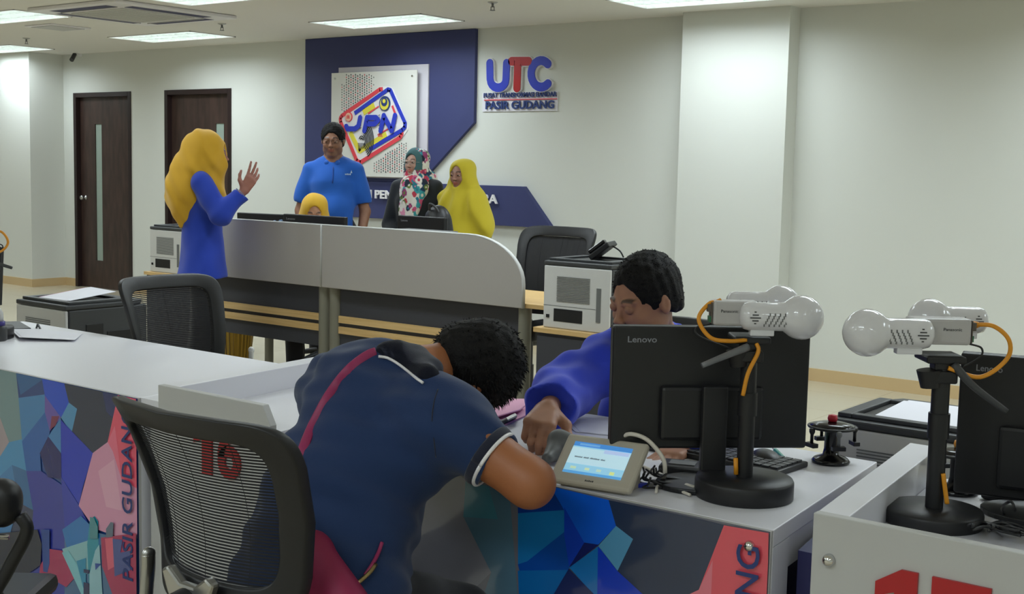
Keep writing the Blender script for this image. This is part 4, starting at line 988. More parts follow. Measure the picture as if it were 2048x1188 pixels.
office_chair('office_chair', 'black office chair of the clerk, hidden behind monitor and clerk', (-2.04, 3.30, 0), pi, top=.96, bracket=False, stripes=30)
office_chair('office_chair', 'black office chair under the seated woman, casters showing below the desk', (-6.40, 6.28, 0), pi, top=.98, bracket=False, stripes=30)

# visitor chair at the left edge, only its side in view
vc = thing('visitor_chair', 'black visitor chair cut off at the bottom left corner, chrome rail', 'chair', tuple(onZ(-130, 1300, 0)[:2])+(0,))
bx_ = atD(-40, 1000, 2.9)
g = Sdf(); c = np.array(atD(-60, 1002, 2.9)); R_ = cr*np.array([1, 1, 0]); R_ /= np.linalg.norm(R_)
m = MB()
vc.location = (float(c[0]), float(c[1]), 0); 
g = Sdf(); zc = float(c[2]); g.cap(-R_*.16+np.array([0, 0, zc+.01]), R_*.075+np.array([0, 0, zc+.01]), .045, None, .02); g.cap(-R_*.16+np.array([0, 0, zc-.02]), R_*.075+np.array([0, 0, zc-.02]), .04, None, .02)
soft('backrest', g, 'black', vc, .008)
f3 = np.array([-R_[1], R_[0], 0])
MB().tube([-R_*.2+np.array([0, 0, zc-.07])-f3*.03, R_*.10+np.array([0, 0, zc-.075])-f3*.03], .006, sub=1).build('chrome_rail', 'chrome', vc)
MB().tube([R_*.115+np.array([0, 0, zc-.03]), R_*.13+np.array([0, 0, zc-.07]), R_*.085+np.array([0, 0, zc-.16]), R_*.05+np.array([0, 0, zc-.24]), R_*.08+f3*.1+np.array([0, 0, zc-.32])], .016).build('back_post', 'black', vc)
MB().tube([-R_*.06+np.array([0, 0, zc-.08]), R_*.02+np.array([0, 0, zc-.17]), R_*.07+np.array([0, 0, zc-.25]), R_*.10+np.array([0, 0, zc-.33]), R_*.15+np.array([0, 0, .02])], .017).build('leg', 'black', vc)
MB().tube([-R_*.3+np.array([0, 0, zc-.08]), -R_*.28+np.array([0, 0, .02])], .017, sub=1).build('leg', 'black', vc)
m = MB(); P0 = np.array([0, 0, zc-.33]); m.prism([tuple(-R_*.3+P0), tuple(R_*.08+P0), tuple(R_*.08+P0+f3*.35), tuple(-R_*.3+P0+f3*.35)], (0, 0, .05)); m.build('seat', 'black', vc, bevel=.02)

# ------------------------------------------------------------- identity cameras on stands
def id_camera(label, base, side, dy, rear, head, cable, lever, bxl=.066, disk_r=.105, disk_h=.042, group='white twin-barrel cameras on round black stands'):
    """local x = to the right in the photo, local y = away; side +1: bulb at +x. head: height of the barrel axis"""
    t = thing('camera_stand', label, 'camera', base, YW, group)
    MB().lathe([(disk_r*.98, 0), (disk_r, .003), (disk_r, disk_h-.006), (disk_r*.97, disk_h), (.02, disk_h+.002)], n=48).build('base_disk', 'black', t)
    bd = t.children[0]
    m = MB(); m.cyl((0, 0, disk_h), (0, 0, head-.055), .0175, n=24); pole = m.build('pole', 'black', t)
    m = MB(); m.cyl((0, 0, head*.45), (0, 0, head*.45+.05), .021, n=24); m.build('pole_clamp', 'black', pole)
    m = MB(); m.box((-.028, -.022, head-.10), (.026, .022, head-.075)).box((-.02, -.018, head-.075), (.02, .018, head-.055)).box((-.038, -.025, head-.06), (.04, .06, head-.045)); m.cyl((-.02, 0, head-.11), (-.024, 0, head-.075), .02, .026, n=16)
    hd = m.build('tripod_head', 'black', t, bevel=.004)
    m = MB(); m.tube(lever, (.009, .006)); m.build('pan_lever', 'dgrey' if side < 0 else mat('silver lever', (120, 122, 126), .4, .3), hd, label='lever handle')
    def barrel(o, s, nm, lbl):
        o = np.array(o, float); m = MB(); ax = (side, 0, 0); L = .072*s; r = .030*s; R_ = .047*s
        pr = [(.004*s, -.012*s), (r*.6, -.010*s), (r*.9, -.003*s), (r, .008*s), (r, L-.01)]+[(max(r, R_*sin(a)) if a < pi*.45 else R_*sin(a), L+.045*s-R_*cos(a)*1.0) for a in np.linspace(.62, pi, 14)]
        # profile bulging into a ball
        m.lathe([(p[0], p[1]) for p in pr], o, ax, n=32); b = m.build(nm, 'camw', t, label=lbl)
        m = MB()
        for k in range(5):
            x = o[0]+side*(.040+.0105*k)*s; z = o[2]-.004*s
            for q in range(5):
                zz = z-.011*s+.0055*s*q; th = math.asin(max(-1, min(1, (zz-o[2])/(r+.0004)))); y = o[1]-(r+.0003)*cos(th); xx = x+side*(-.005+.0028*q)*s
                m.box((xx-.0012*s, y-.0006, zz-.0033*s), (xx+.0012*s, y+.001, zz+.0033*s))
        m.build('vent_slots', 'mgrey', b)
        m = MB()
        for q in (-2, -1, 0, 1, 2):
            zz = o[2]+q*.006*s; y = o[1]-sqrt(max(0, (r*1.005)**2-(zz-o[2])**2)); hw2 = (.011-.0022*abs(q)*2)*s; xc = o[0]+side*.016*s
            m.box((xc-hw2, y-.0006, zz-.0012*s), (xc+hw2, y+.002, zz+.0012*s))
        m.build('speaker_grille', 'dgrey', b)
        MB().box(tuple(o+np.array([side*.01 if side > 0 else -.06, -.012, -r-.010])), tuple(o+np.array([.06 if side > 0 else -.01, .012, -r+.004]))).build('mount_plate', 'camw', b, bevel=.002)
        return b
    barrel((dy[0], dy[1], head+dy[2]), 1, 'front_barrel', 'white barrel ending in a glossy ball')
    barrel((rear[0], rear[1], head+rear[2]), .92, 'rear_barrel', 'second white barrel behind')
    # box between them, open at the outer end
    x0, x1 = dy[0]-side*bxl, dy[0]+side*.03; a, b = min(x0, x1), max(x0, x1)
    MB().box((a, dy[1]+.004, head-.022), (b, dy[1]+.050, head+.03)).build('control_box', mat('silvery plastic', (186, 184, 184), .35), t, bevel=.006)
    cb = t.children[-1]
    xe = x0-side*.001
    MB().box((min(xe, xe-side*.002), dy[1]+.008, head-.018), (max(xe, xe-side*.002), dy[1]+.046, head+.026)).box((min(xe, xe-side*.010), dy[1]+.012, head+.006), (max(xe, xe-side*.010), dy[1]+.03, head+.022)).build('connector_panel', mat('circuit', (96, 88, 80), .6), cb)
    MB().box((min(xe, xe-side*.006), dy[1]+.012, head-.016), (max(xe, xe-side*.006), dy[1]+.036, head-.004)).build('green_terminal', mat('green terminal', (48, 120, 84), .5), cb)
    m = MB(); put_text(m, 'Panasonic', ((a+.016 if side > 0 else b-.056), dy[1]+.0038, head+.006), (1, 0, 0), (0, 0, 1), .036, .006, .0004, .005); m.build('brand_lettering', 'dgrey', cb)
    for i, pts in enumerate(cable): 
        m = MB(); m.tube(pts, .0045 if len(pts) > 2 else .005, n=10, sub=8); 
        if i == 0: m.cyl(pts[0], np.array(pts[0])+(np.array(pts[1])-np.array(pts[0]))*.30, .0075, .006, n=12)
        m.build('orange_cable', 'orange', t)
    m = MB(); m.tube([(x0, dy[1]+.02, head-.02), (x0-side*.03, 0, head-.03), (x0-side*.02, -.01, head-.05), (0, -.015, head-.085)], .0022, n=6); m.build('thin_cable', 'black', t)
    return t
hA = .392
bA = onZ(1487, 992, CT); sA = .00097
def LA(px, py, y=0):  # local point of stand A
    return ((px-1490)*sA, y, hA-(py-640)*sA+.0)
id_camera('white twin camera on black stand before the big monitor, ball end to the right', (float(bA[0]), float(bA[1]), CT), 1, (-.018, -.03, .0), (-.025, .10, .012), hA,
          [[LA(1422, 613, 0), LA(1395, 618, -.01), LA(1373, 650, -.02), LA(1398, 688, -.03), LA(1440, 695, -.03), LA(1478, 693, -.022)],
           [LA(1500, 700, -.022), LA(1503, 718, -.028), LA(1484, 765, -.024), LA(1475, 815, -.022)], [(-.022, -.01, .085), (-.02, -.012, .05)]],
          [(-.01, -.03, hA-.065), (-.055, -.05, hA-.08), (-.11, -.07, hA-.10)])
hB = .385
bB = onZ(1866, 1045, CT); sB = .00094
def LB(px, py, y=0): return ((px-1860)*sB, y, hB-(py-680)*sB)
id_camera('white twin camera on black stand at right, ball end to the left', (float(bB[0]), float(bB[1]), CT), -1, (-.044, -.03, .0), (.117, .12, .012), hB,
          [[LB(1918, 662, 0), LB(1955, 662, -.02), LB(1985, 690, -.03), LB(1982, 730, -.03), LB(1930, 768, -.03), LB(1865, 752, -.022)], [(.008, -.019, .105), (.012, -.02, .08), (.018, -.022, .045)]],
          [(.015, -.02, hB-.06), (.05, -.04, hB-.10), (.11, -.06, hB-.145)], disk_r=.096, disk_h=.03, bxl=.09)
bC = onZ(-42, 676, CT); hC = .385
id_camera('white camera on black stand at the far left edge', (float(bC[0]), float(bC[1]), CT), -1, (.0, -.03, .0), (-.2, .1, .01), hC,
          [[(.055, -.02, hC+.03), (.105, -.02, hC+.02), (.125, -.02, hC-.02), (.09, -.03, hC-.055), (0, -.03, hC-.05)], [(.008, -.019, .105), (.018, -.022, .045)]],
          [(.015, -.02, hC-.06), (.08, -.04, hC-.09), (.15, -.05, hC-.11)], disk_r=.125, disk_h=.045)

# monitors on the near counters
p0, p1 = atD(1222, 766, 2.75), atD(1612, 790, 2.80)
c = (p0+p1)/2; dv = p1-p0; w = float(np.linalg.norm(dv)); rz = atan2(dv[1], dv[0])
monitor('computer_monitor', 'big black monitor on the right counter hiding the clerk', (float(c[0]), float(c[1]), CT), rz, w, .272, float(c[2])-CT+.005, group='black monitors on the near counters')
p0, p1 = atD(1916, 840, 2.66), atD(2290, 880, 2.50)
c = (p0+p1)/2; dv = p1-p0; w = float(np.linalg.norm(dv))
monitor('computer_monitor', 'black monitor cut off at the right edge of the photo', (float(c[0]), float(c[1]), CT), atan2(dv[1], dv[0]), w, .30, float(c[2])-CT-.003, group='black monitors on the near counters')
p0 = atD(-60, 560, 4.7)
monitor('computer_monitor', 'black monitor behind the camera at the far left edge', (float(p0[0])-.06, float(p0[1]), CT), radians(38), .30, .22, .24, False, tilt=radians(-8), group='black monitors on the near counters')

# signature tablet
BL, BR = onZ(1098, 965, CT+.006), onZ(1262, 991, CT+.006)
ux = BR-BL; w = float(np.linalg.norm(ux)); ux /= w; nb = np.array([-ux[1], ux[0], 0])
best = None
for a in np.linspace(.3, 1.3, 60):
    for L in np.linspace(.10, .16, 40):
        q = BL+ux*0+nb*L*cos(a)+np.array([0, 0, L*sin(a)]); v = q-CO; z = v@fw; X, Y = 1024+F*(v@cr)/z, 594-F*(v@cu)/z
        e = abs(X-1140)+abs(Y-872)+8*abs(a-.7)
        if best is None or e < best[0]: best = (e, a, L)
_, ta, tl = best
tb = thing('signature_tablet', 'beige tablet with glowing light blue screen on the counter edge', 'tablet', (float(BL[0]), float(BL[1]), CT), atan2(ux[1], ux[0]))
T = Matrix.Translation((0, 0, .008)) @ Matrix.Rotation(ta, 4, 'X')
m = MB(); m.T = T; m.box((0, 0, -.008), (w, tl, .010)); cs = m.build('casing', 'tabw', tb, bevel=.008, seg=3)
m = MB(); m.T = T; sw0, sw1, sh0, sh1 = .026, w-.03, .024, tl-.022
def srect(a, b, c, d, e=0): m.add([(sw0+(sw1-sw0)*a, sh0+(sh1-sh0)*c, .0112+e), (sw0+(sw1-sw0)*b, sh0+(sh1-sh0)*c, .0112+e), (sw0+(sw1-sw0)*b, sh0+(sh1-sh0)*d, .0112+e), (sw0+(sw1-sw0)*a, sh0+(sh1-sh0)*d, .0112+e)], [(0, 1, 2, 3)])
cols = []
for (a, b, c_, d, e, col) in ((0, 1, 0, 1, 0, (150, 205, 235)), (0, 1, .30, .82, 1, (190, 225, 240)), (0, 1, .86, 1, 1, (70, 140, 215)), (0, 1, 0, .08, 1, (90, 165, 225)), (.55, .98, .72, .84, 2, (180, 200, 240)), (.1, .2, .14, .22, 2, (190, 220, 190)), (.35, .43, .14, .22, 2, (200, 225, 190)), (.55, .63, .14, .22, 2, (190, 220, 200)), (.78, .86, .10, .2, 2, (210, 225, 150)), (.1, .45, .89, .96, 2, (110, 170, 230))):
    srect(a, b, c_, d, e*.0002); cols.append(lin(col))
sc_ = m.build('screen', mat('lit screen', None, .3, vcol=True, emit=.5), cs, cols=cols, label='glowing pale blue screen')
m = MB(); m.T = T
xx = sw0+.014; rw = np.random.default_rng(4)
for wl in (9, 6, 11, 5):
    for q in range(wl): hh_ = .0022+.0018*rw.random(); m.box((xx, sh0+(sh1-sh0)*.5, .0114), (xx+.0013, sh0+(sh1-sh0)*.5+hh_, .0119)); xx += .0021
    xx += .0028

m.build('screen_writing', 'mgrey', cs)
m = MB(); m.T = T; [m.box((w*.44+q*.0042, .0085, .0101), (w*.44+q*.0042+.0032, .0125-.0008*(q % 2), .0104)) for q in range(5)]; m.build('maker_mark', 'dgrey', cs)
MB().prism([(.02, .012, 0), (.02, tl*cos(ta), 0), (.02, tl*cos(ta)*.96, tl*sin(ta)*.9)], (w-.04, 0, 0)).build('wedge_stand', 'tabw', tb, bevel=.003)
# handheld scanner
hs = thing('handheld_scanner', 'grey handheld scanner lying between the clerk hand and the tablet', 'scanner', tuple(onZ(1108, 905, CT)))
g = Sdf(); a = onZ(1108, 905, CT+.025)-np.array(hs.location); b = onZ(1118, 882, CT+.045)-np.array(hs.location)
g.cap(a, b, .018, .024, .015); g.cap(b, b+np.array([.03, .0, .0]), .024, .022, .02); g.cap(a, a+np.array([.01, -.04, -.005]), .017, .014, .02)
soft('scanner_body', g, mat('scanner grey', (88, 91, 92), .5), hs, .004)
MB().cyl(tuple(b+np.array([.045, 0, 0])), tuple(b+np.array([.056, -.002, 0])), .017, n=18).build('scan_window', 'redb', hs, label='dark red window')
# cables behind the tablet
wc = thing('white_cable', 'white cable looping from the tablet down to the counter', 'cable', tuple(onZ(1240, 885, CT)), 0)
def W(px, py, y): return tuple(onY(px, py, y))
yt = float((BL+nb*tl*cos(ta))[1])+.02
m = MB(); m.tube([W(1241, 888, yt), W(1243, 876, yt), W(1262, 868, yt), W(1295, 880, yt+.01), W(1325, 915, yt+.02), W(1330, 945, yt+.03), tuple(onZ(1326, 958, CT+.006))], .0048, n=10)
m.build('loop', 'whitec', wc, world=True)
m = MB(); m.tube([tuple(onZ(x, y, CT+.006)) for x, y in ((1288, 934), (1310, 944), (1340, 957), (1372, 972))], .0042, n=10); m.tube([tuple(onZ(1372, 972, CT+.008)), tuple(onZ(1390, 978, CT+.008))], .007, n=10, sub=1); m.build('straight_run', 'whitec', wc, world=True)
m = MB(); m.tube([tuple(onZ(x, y, CT+.005)) for x, y in ((1312, 985), (1316, 972), (1335, 970), (1352, 978), (1380, 990))], .0035, n=8); m.build('short_run', 'whitec', wc, world=True)
bc = thing('black_cable', 'tangle of thin black cables between the tablet and the camera stand', 'cable', tuple(onZ(1320, 950, CT)))
m = MB(); rr = np.random.default_rng(8)
for i in range(11):
    x0_, y0_ = 1285+50*rr.random(), 930+25*rr.random(); m.tube([tuple(onZ(x0_, y0_, CT+.03+.02*rr.random())), tuple(onZ(x0_+14*rr.normal(), y0_+14, CT+.02)), tuple(onZ(x0_+30+18*rr.normal(), y0_+22+6*rr.normal(), CT+.006)), tuple(onZ(1350+25*rr.random(), 968+12*rr.random(), CT+.006))], .0024, n=6)
m.build('cables', 'black', bc, world=True)
us = thing('usb_plug', 'small blue plug on the counter right of the tablet', 'plug', tuple(onZ(1285, 975, CT)), .9)
MB().box((-.02, -.006, .001), (.012, .006, .010)).build('plug_body', 'blue', us, bevel=.002); MB().box((.0121, -.005, .002), (.024, .005, .008)).build('plug_tip', 'steel', us)
kb = thing('keyboard', 'black keyboard under the big monitor on the right counter', 'keyboard', tuple(onZ(1440, 915, CT)), radians(-4))
MB().prism([(-.27, -.07, 0), (.20, -.07, 0), (.20, .07, 0), (-.27, .07, 0)], (0, 0, .014)).build('keyboard_body', 'black', kb, bevel=.004)
m = MB()
for i in range(20):
    for j in range(5): m.box((-.262+i*.0228, -.06+j*.024, .0145), (-.262+i*.0228+.019, -.06+j*.024+.02, .0185))
m.build('keys', 'dgrey', kb)
cd = thing('card_reader', 'small dark card reader in front of the keyboard', 'card reader', tuple(onZ(1365, 945, CT)), radians(20))
MB().box((-.05, -.04, 0), (.05, .04, .022)).build('reader_body', 'black', cd, bevel=.005); MB().box((-.03, -.02, .0225), (.03, .02, .024)).build('reader_window', 'mgrey', cd)
ms = thing('computer_mouse', 'black mouse right of the keyboard on the right counter', 'mouse', tuple(onZ(1532, 925, CT)), radians(50))
g = Sdf().ell((0, 0, .008), (.032, .055, .024), .01).plane((0, 0, .001), (0, 0, -1)); soft('mouse_body', g, 'black', ms, .004)
gp = thing('pen', 'teal pen lying on the right counter beside the stamp carousel', 'pen', tuple(onZ(1562, 910, CT)))
a, b = onZ(1551, 901, CT+.006), onZ(1576, 925, CT+.006); MB().cyl(a, b, .006, .005, n=10).build('barrel', 'green', gp, world=True); MB().cyl(a, a+(a-b)*.25, .003, .002, n=8).build('pen_clip', 'prw', gp, world=True)
def carousel(label, loc, stamps):
    t = thing('stamp_carousel', label, 'stamp holder', loc, 0, 'black rubber stamp carousels')
    MB().lathe([(.044, 0), (.046, .005), (.04, .012), (.02, .02), (.017, .035), (.017, .075), (.022, .082), (.05, .086), (.052, .092), (.03, .098), (.008, .100)], n=32).build('carousel_body', 'blackg', t)
    m = MB(); m.tube([(.055*cos(a), .055*sin(a), .088) for a in np.linspace(0, 2*pi, 33)], .0035, sub=1); m.build('hanging_ring', 'black', t)
    for i, (a, c, h) in enumerate(stamps):
        x, y = .058*cos(a), .058*sin(a); s_ = thing('rubber_stamp', '%s rubber stamp %s, hanging %s' % ({'redb': 'red', 'black': 'black', 'mgrey': 'grey', 'yellow': 'yellow'}[c], label.split(', ')[-1], ['at the front', 'to the right', 'at the back', 'to the left', 'beside the front one'][i % 5]), 'rubber stamp', (loc[0]+x, loc[1]+y, loc[2]+.052), a, 'rubber stamps hanging from the carousels')
        MB().lathe([(.004, .0), (.004, .02), (.007, .026), (.007, .034), (.003, .036)], n=12).build('handle', c, s_); MB().box((-.008, -.016, -.010), (.008, .016, .0)).build('stamp_foot', 'black', s_, bevel=.001)
    t2 = MB().lathe([(.010, .1005), (.012, .108), (.010, .116), (.002, .118)]).build('top_knob', 'redb' if 'red' in label else 'orange', t)
    return t
l1 = onZ(1661, 925, CT); carousel('black stamp carousel with a red top knob, on the right counter', tuple(l1), [(4.2, 'black', 0), (5.4, 'mgrey', 0), (.8, 'black', 0), (2.4, 'black', 0)])
l2 = onZ(1913, 985, CT); carousel('black stamp carousel with a yellow knob, behind the right camera stand', tuple(l2), [(4.2, 'black', 0), (5.6, 'mgrey', 0), (2.4, 'black', 0)])
md = thing('computer_mouse', 'dark mouse lying inside the number 17 box by the photo edge', 'mouse', tuple(onZ(2010, 1003, CT)), radians(100))
soft('mouse_body', Sdf().ell((0, 0, .008), (.03, .05, .022), .01).plane((0, 0, .001), (0, 0, -1)), 'black', md, .004)
bc2 = thing('black_cable', 'heap of black cables inside the number 17 box', 'cable', tuple(onZ(1990, 1060, CT)))
m = MB()
for i in range(16):
    x0_, y0_ = 1935+60*rr.random(), 1048+14*rr.random(); m.tube([tuple(onZ(x0_+dx, y0_+dy_, CT+.006+.03*rr.random())) for dx, dy_ in ((0, 0), (25, -6), (60, 4), (95, 12))], .003, n=6)
m.tube([tuple(onZ(2010, 1030, CT+.006)), tuple(onZ(2004, 1015, CT+.04)), tuple(onZ(2022, 1003, CT+.07)), tuple(onZ(2030, 1020, CT+.03))], .003, n=6)
m.build('cables', 'black', bc2, world=True)

# papers and pink folder
fo = thing('pink_folder', 'pink folder with a dark clip lying in front of the leaning man\'s head', 'folder', tuple(onZ(1000, 825, CT)))
MB().prism([tuple(onZ(x, y, CT+.001)) for x, y in ((955, 835), (975, 868), (1075, 822), (1050, 800), (990, 800))], (0, 0, .004)).build('lower_cover', 'pinkp', fo, world=True)
MB().prism([tuple(onZ(x, y, CT+.0145)) for x, y in ((940, 826), (968, 843), (1040, 822), (1052, 812), (1020, 795), (960, 795))], (0, 0, .005)).build('upper_cover', 'pinkp', fo, world=True, bevel=.002)
m = MB(); m.cyl(tuple(onZ(970, 860, CT+.012)), tuple(onZ(1030, 832, CT+.012)), .0065, n=10); m.build('clip_bar', 'dgrey', fo, world=True)
MB().prism([tuple(onZ(x, y, CT+.018)) for x, y in ((1012, 838), (1030, 829), (1034, 833), (1016, 842))], (0, 0, .004)).build('clip', 'steel', fo, world=True)
sheets('paper_sheets', 'white form on the counter between the clerk hand and the monitor', ['paper', 'paper'], [tuple(onZ(x, y, CT)[:2]) for x, y in ((1135, 838), (1175, 829), (1235, 838), (1300, 880), (1160, 865))], CT+.001)
sheets('paper_sheets', 'white sheets with a curled corner on the left counter', ['paper', 'paper'], [tuple(onZ(x, y, CT)[:2]) for x, y in ((22, 655), (60, 658), (165, 668), (150, 684), (45, 682))], CT+.001, lift=(0, .0, .0, .006, .012))
cbk = thing('document_pad', 'dark printed pad on the left counter beside the camera stand', 'pad', tuple(onZ(35, 655, CT)))
MB().prism([tuple(onZ(x, y, CT+.002)) for x, y in ((8, 645), (38, 644), (62, 658), (12, 660))], (0, 0, .004)).build('pad_cover', 'dgrey', cbk, world=True)
cup = thing('binder_clip', 'small dark clip standing on the left counter', 'clip', tuple(onZ(74, 657, CT)))
MB().prism([(-.012, 0, 0), (.0, 0, .02), (.003, 0, .02), (.022, 0, 0), (.015, 0, 0), (.001, 0, .014), (-.006, 0, 0)], (0, .006, 0)).build('clip_body', 'dgrey', cup)
rb = thing('glue_bottle', 'white bottle with purple collar on the left edge of the counter', 'bottle', tuple(onZ(-1, 682, CT+.046)))
MB().lathe([(.02, 0), (.026, .004), (.026, .045), (.02, .055)], n=24).build('bottle_base', 'dgrey', rb); MB().lathe([(.02, .0551), (.02, .07)], n=24).build('collar', mat('purple plastic', (60, 50, 130), .4), rb); MB().lathe([(.015, .0701), (.014, .10), (.006, .115)], n=20).build('cap', 'prw', rb)
# backpack behind the right screen
bp = thing('backpack', 'black backpack standing on the desk between the two women at right', 'backpack', (-4.93, 5.80, .726))
bq = atD(876, 470, 7.9); bp.location = (float(bq[0]), float(bq[1]), .726)
k_ = 1
g = Sdf(); zt_ = float(atD(880, 408, 7.9)[2])-.726
g.cap((-.02, 0, .05), (.0, 0, zt_-.09), .13, .085, .03, sq=((0, 1, 0), .7)); g.cap((.06, 0, .06), (.02, 0, zt_-.12), .10, .07, .03); g.cap((-.09, .02, zt_-.18), (-.07, .01, zt_-.08), .04, .035, .03)
soft('bag_body', g, 'black', bp, .01)
MB().tube([(-.03, -.05, zt_-.04), (-.02, -.06, zt_+.0), (.02, -.05, zt_-.02), (.05, -.03, zt_-.08)], .008).build('grab_loop', 'dgrey', bp)
# ------------------------------------------------------------- people
from mathutils.bvhtree import BVHTree
def cloth(name, c, rough=.85): return mat(name, c, rough, bump=.12, bscale=400, sheen=.15)
def folds(amp, seeds, base=0.):
    def f(X, Y, Z):
        d = base
        for (a, b, c, p, w) in seeds: d = d+w*amp*np.sin(a*X+b*Y+c*Z+p)
        return d
    return f
def surf_tree(o):
    b = bmesh.new(); b.from_mesh(o.data); b.transform(world_of(o)); t = BVHTree.FromBMesh(b); b.free(); return t
def drape(tree, px, off=.004):
    """points of a strap or trim that lies on a garment"""
    out = []
    for x, y in px:
        d = ray(x, y); h = tree.ray_cast(Vector(CO), Vector(d/np.linalg.norm(d)))
        if h[0] is not None: out.append(np.array(h[0])-d/np.linalg.norm(d)*off)
    return out
def heading(hx, hy): return atan2(-hx, hy)
def joints(H, male=True, lean=0.):
    s = H/1.70; w = .185 if male else .160; hw = .09
    J = dict(pel=(0, 0, .93), wai=(0, 0, 1.08), che=(0, .01, 1.28), nek=(0, -.01, 1.46), hd=(0, .015, 1.59))
    for q, sg in (('R', 1), ('L', -1)):
        J['sh'+q] = (sg*w, -.005, 1.395); J['el'+q] = (sg*(w+.05), -.02, 1.10); J['wr'+q] = (sg*(w+.05), .06, .86)
        J['hi'+q] = (sg*hw, 0, .90); J['kn'+q] = (sg*(hw+.01), .02, .49); J['an'+q] = (sg*(hw+.01), -.02, .08); J['to'+q] = (sg*(hw+.03), .13, .03)
    return {k: np.array(v)*s for k, v in J.items()}, s
def body(J, s, head, hands, male=True, gird=1.0, ax=(0, 1, 0)):
    g = Sdf(); sq = (ax, .72); b = s*gird
    g.cap(J['pel'], J['wai'], .145*b, .130*b, .05, sq); g.cap(J['wai'], J['che'], .130*b, .145*b, .05, sq)
    g.cap(J['che'], J['nek']*.6+J['che']*.4, .14*b, .10*b, .05, sq)
    g.cap(J['shL']*.8+J['shR']*.2, J['shR']*.8+J['shL']*.2, .052*s, None, .05)
    g.cap(J['nek']-np.array([0, 0, .03])*s, head.w((0, -.025, -.035)), .052*s, .050*s, .03)
    for q in 'RL':
        g.cap(J['sh'+q]*.55+J['nek']*.45, J['nek'], .035*s, .048*s, .04)
        g.cap(J['sh'+q], J['el'+q], .048*s*gird, .038*s, .03); g.cap(J['el'+q], J['wr'+q], .040*s, .026*s, .015)
        g.cap(J['hi'+q], J['kn'+q], .085*s*gird, .056*s, .05); g.cap(J['kn'+q], J['an'+q], .056*s, .036*s, .02)
        g.cap(J['an'+q]-np.array([0, 0, .03])*s, J['to'+q], .036*s, .028*s, .02)
    head.sdf(g)
    for h in hands: hand(g, *h[0], **h[1])
    return g
def shirt(J, s, infl=.018, gird=1.0, sleeve=1.0, hem=.80, belly=0., flare=0., neck=.075, ax=(0, 1, 0), cuff=.6, loose=1.0):
    """sleeve 1 = to the wrist, .45 = short; hem height in metres of the figure"""
    g = Sdf(); sq = (ax, .74); b = s*gird; ax = np.array(ax, float)
    base = np.array([J['pel'][0], J['pel'][1], hem*s])
    g.cap(base, J['wai'], (.150+flare)*b+infl, .134*b+infl+belly*.4, .06, sq); g.cap(J['wai'], J['che'], .134*b+infl+belly*.4, .148*b+infl, .06, sq)
    if belly: g.ell(J['wai']+ax*.05*s, np.array([.13, .10, .14])*b+belly, .06)
    g.cap(J['che'], J['nek']*.55+J['che']*.45, .145*b+infl, .095*b+infl*.6, .05, sq)
    g.cap(J['shL']*.82+J['shR']*.18, J['shR']*.82+J['shL']*.18, .056*s+infl*.6, None, .05)
    for q in 'RL':
        g.cap(J['sh'+q]*.5+J['nek']*.5, J['nek']-np.array([0, 0, .01])*s, .040*s+infl*.5, .050*s+infl*.3, .04)
        S_, E_, W_ = J['sh'+q], J['el'+q], J['wr'+q]; L1 = np.linalg.norm(E_-S_); L2 = np.linalg.norm(W_-E_); t = sleeve*(L1+L2)
        r0, r1, r2 = .052*s*gird+infl, .046*s*loose+infl, .032*s*loose+infl*cuff
        if t <= L1: p = S_+(E_-S_)*t/L1; g.cap(S_, p, r0, r0+(r1-r0)*.3+.006, .03)
        else: p = E_+(W_-E_)*min(1, (t-L1)/L2); g.cap(S_, E_, r0, r1, .03); g.cap(E_, p, r1, r2, .015)
    # open neck and straight hem and cuffs
    up = J['nek']-J['che']; up = up/np.linalg.norm(up)
    g.plane(base+np.array([0, 0, -.001]), (0, 0, -1))
    return g
def cuff_cut(g, J, q, s, sleeve, W=None):
    S_, E_, W_ = J['sh'+q], J['el'+q], J['wr'+q]; L1 = np.linalg.norm(E_-S_); L2 = np.linalg.norm(W_-E_); t = sleeve*(L1+L2)
    if t <= L1: d = (E_-S_)/L1; p = S_+d*(t-.0)
    else: d = (W_-E_)/L2; p = E_+d*(t-L1)
    g.cap(p+d*.13, p+d*.16, .13, .13, .003, None, 's')
def pants(J, s, infl=.014, gird=1.0, flare=.0, top=.96, ax=(0, 1, 0)):
    g = Sdf(); b = s*gird
    g.cap(J['pel']+np.array([0, 0, -.02])*s, np.array([J['pel'][0], J['pel'][1], top*s]), .148*b+infl, .140*b+infl, .04, (ax, .75))
    for q in 'RL':
        g.cap(J['hi'+q], J['kn'+q], .088*s*gird+infl, .060*s+infl+flare*.5, .04); g.cap(J['kn'+q], J['an'+q], .060*s+infl+flare*.5, .050*s+infl+flare, .03)
    return g
def shoes(J, s, parent, m='black'):
    g = Sdf()
    for q in 'RL':
        g.cap(J['an'+q]-np.array([0, .02, .035])*s, J['to'+q]+np.array([0, .0, .008])*s, .045*s, .040*s, .02); g.cap(J['an'+q]-np.array([0, 0, .0])*s, J['an'+q]-np.array([0, 0, .04])*s, .046*s, .048*s, .02)
    g.plane((0, 0, .002), (0, 0, -1)); return soft('shoes', g, m, parent, .008)
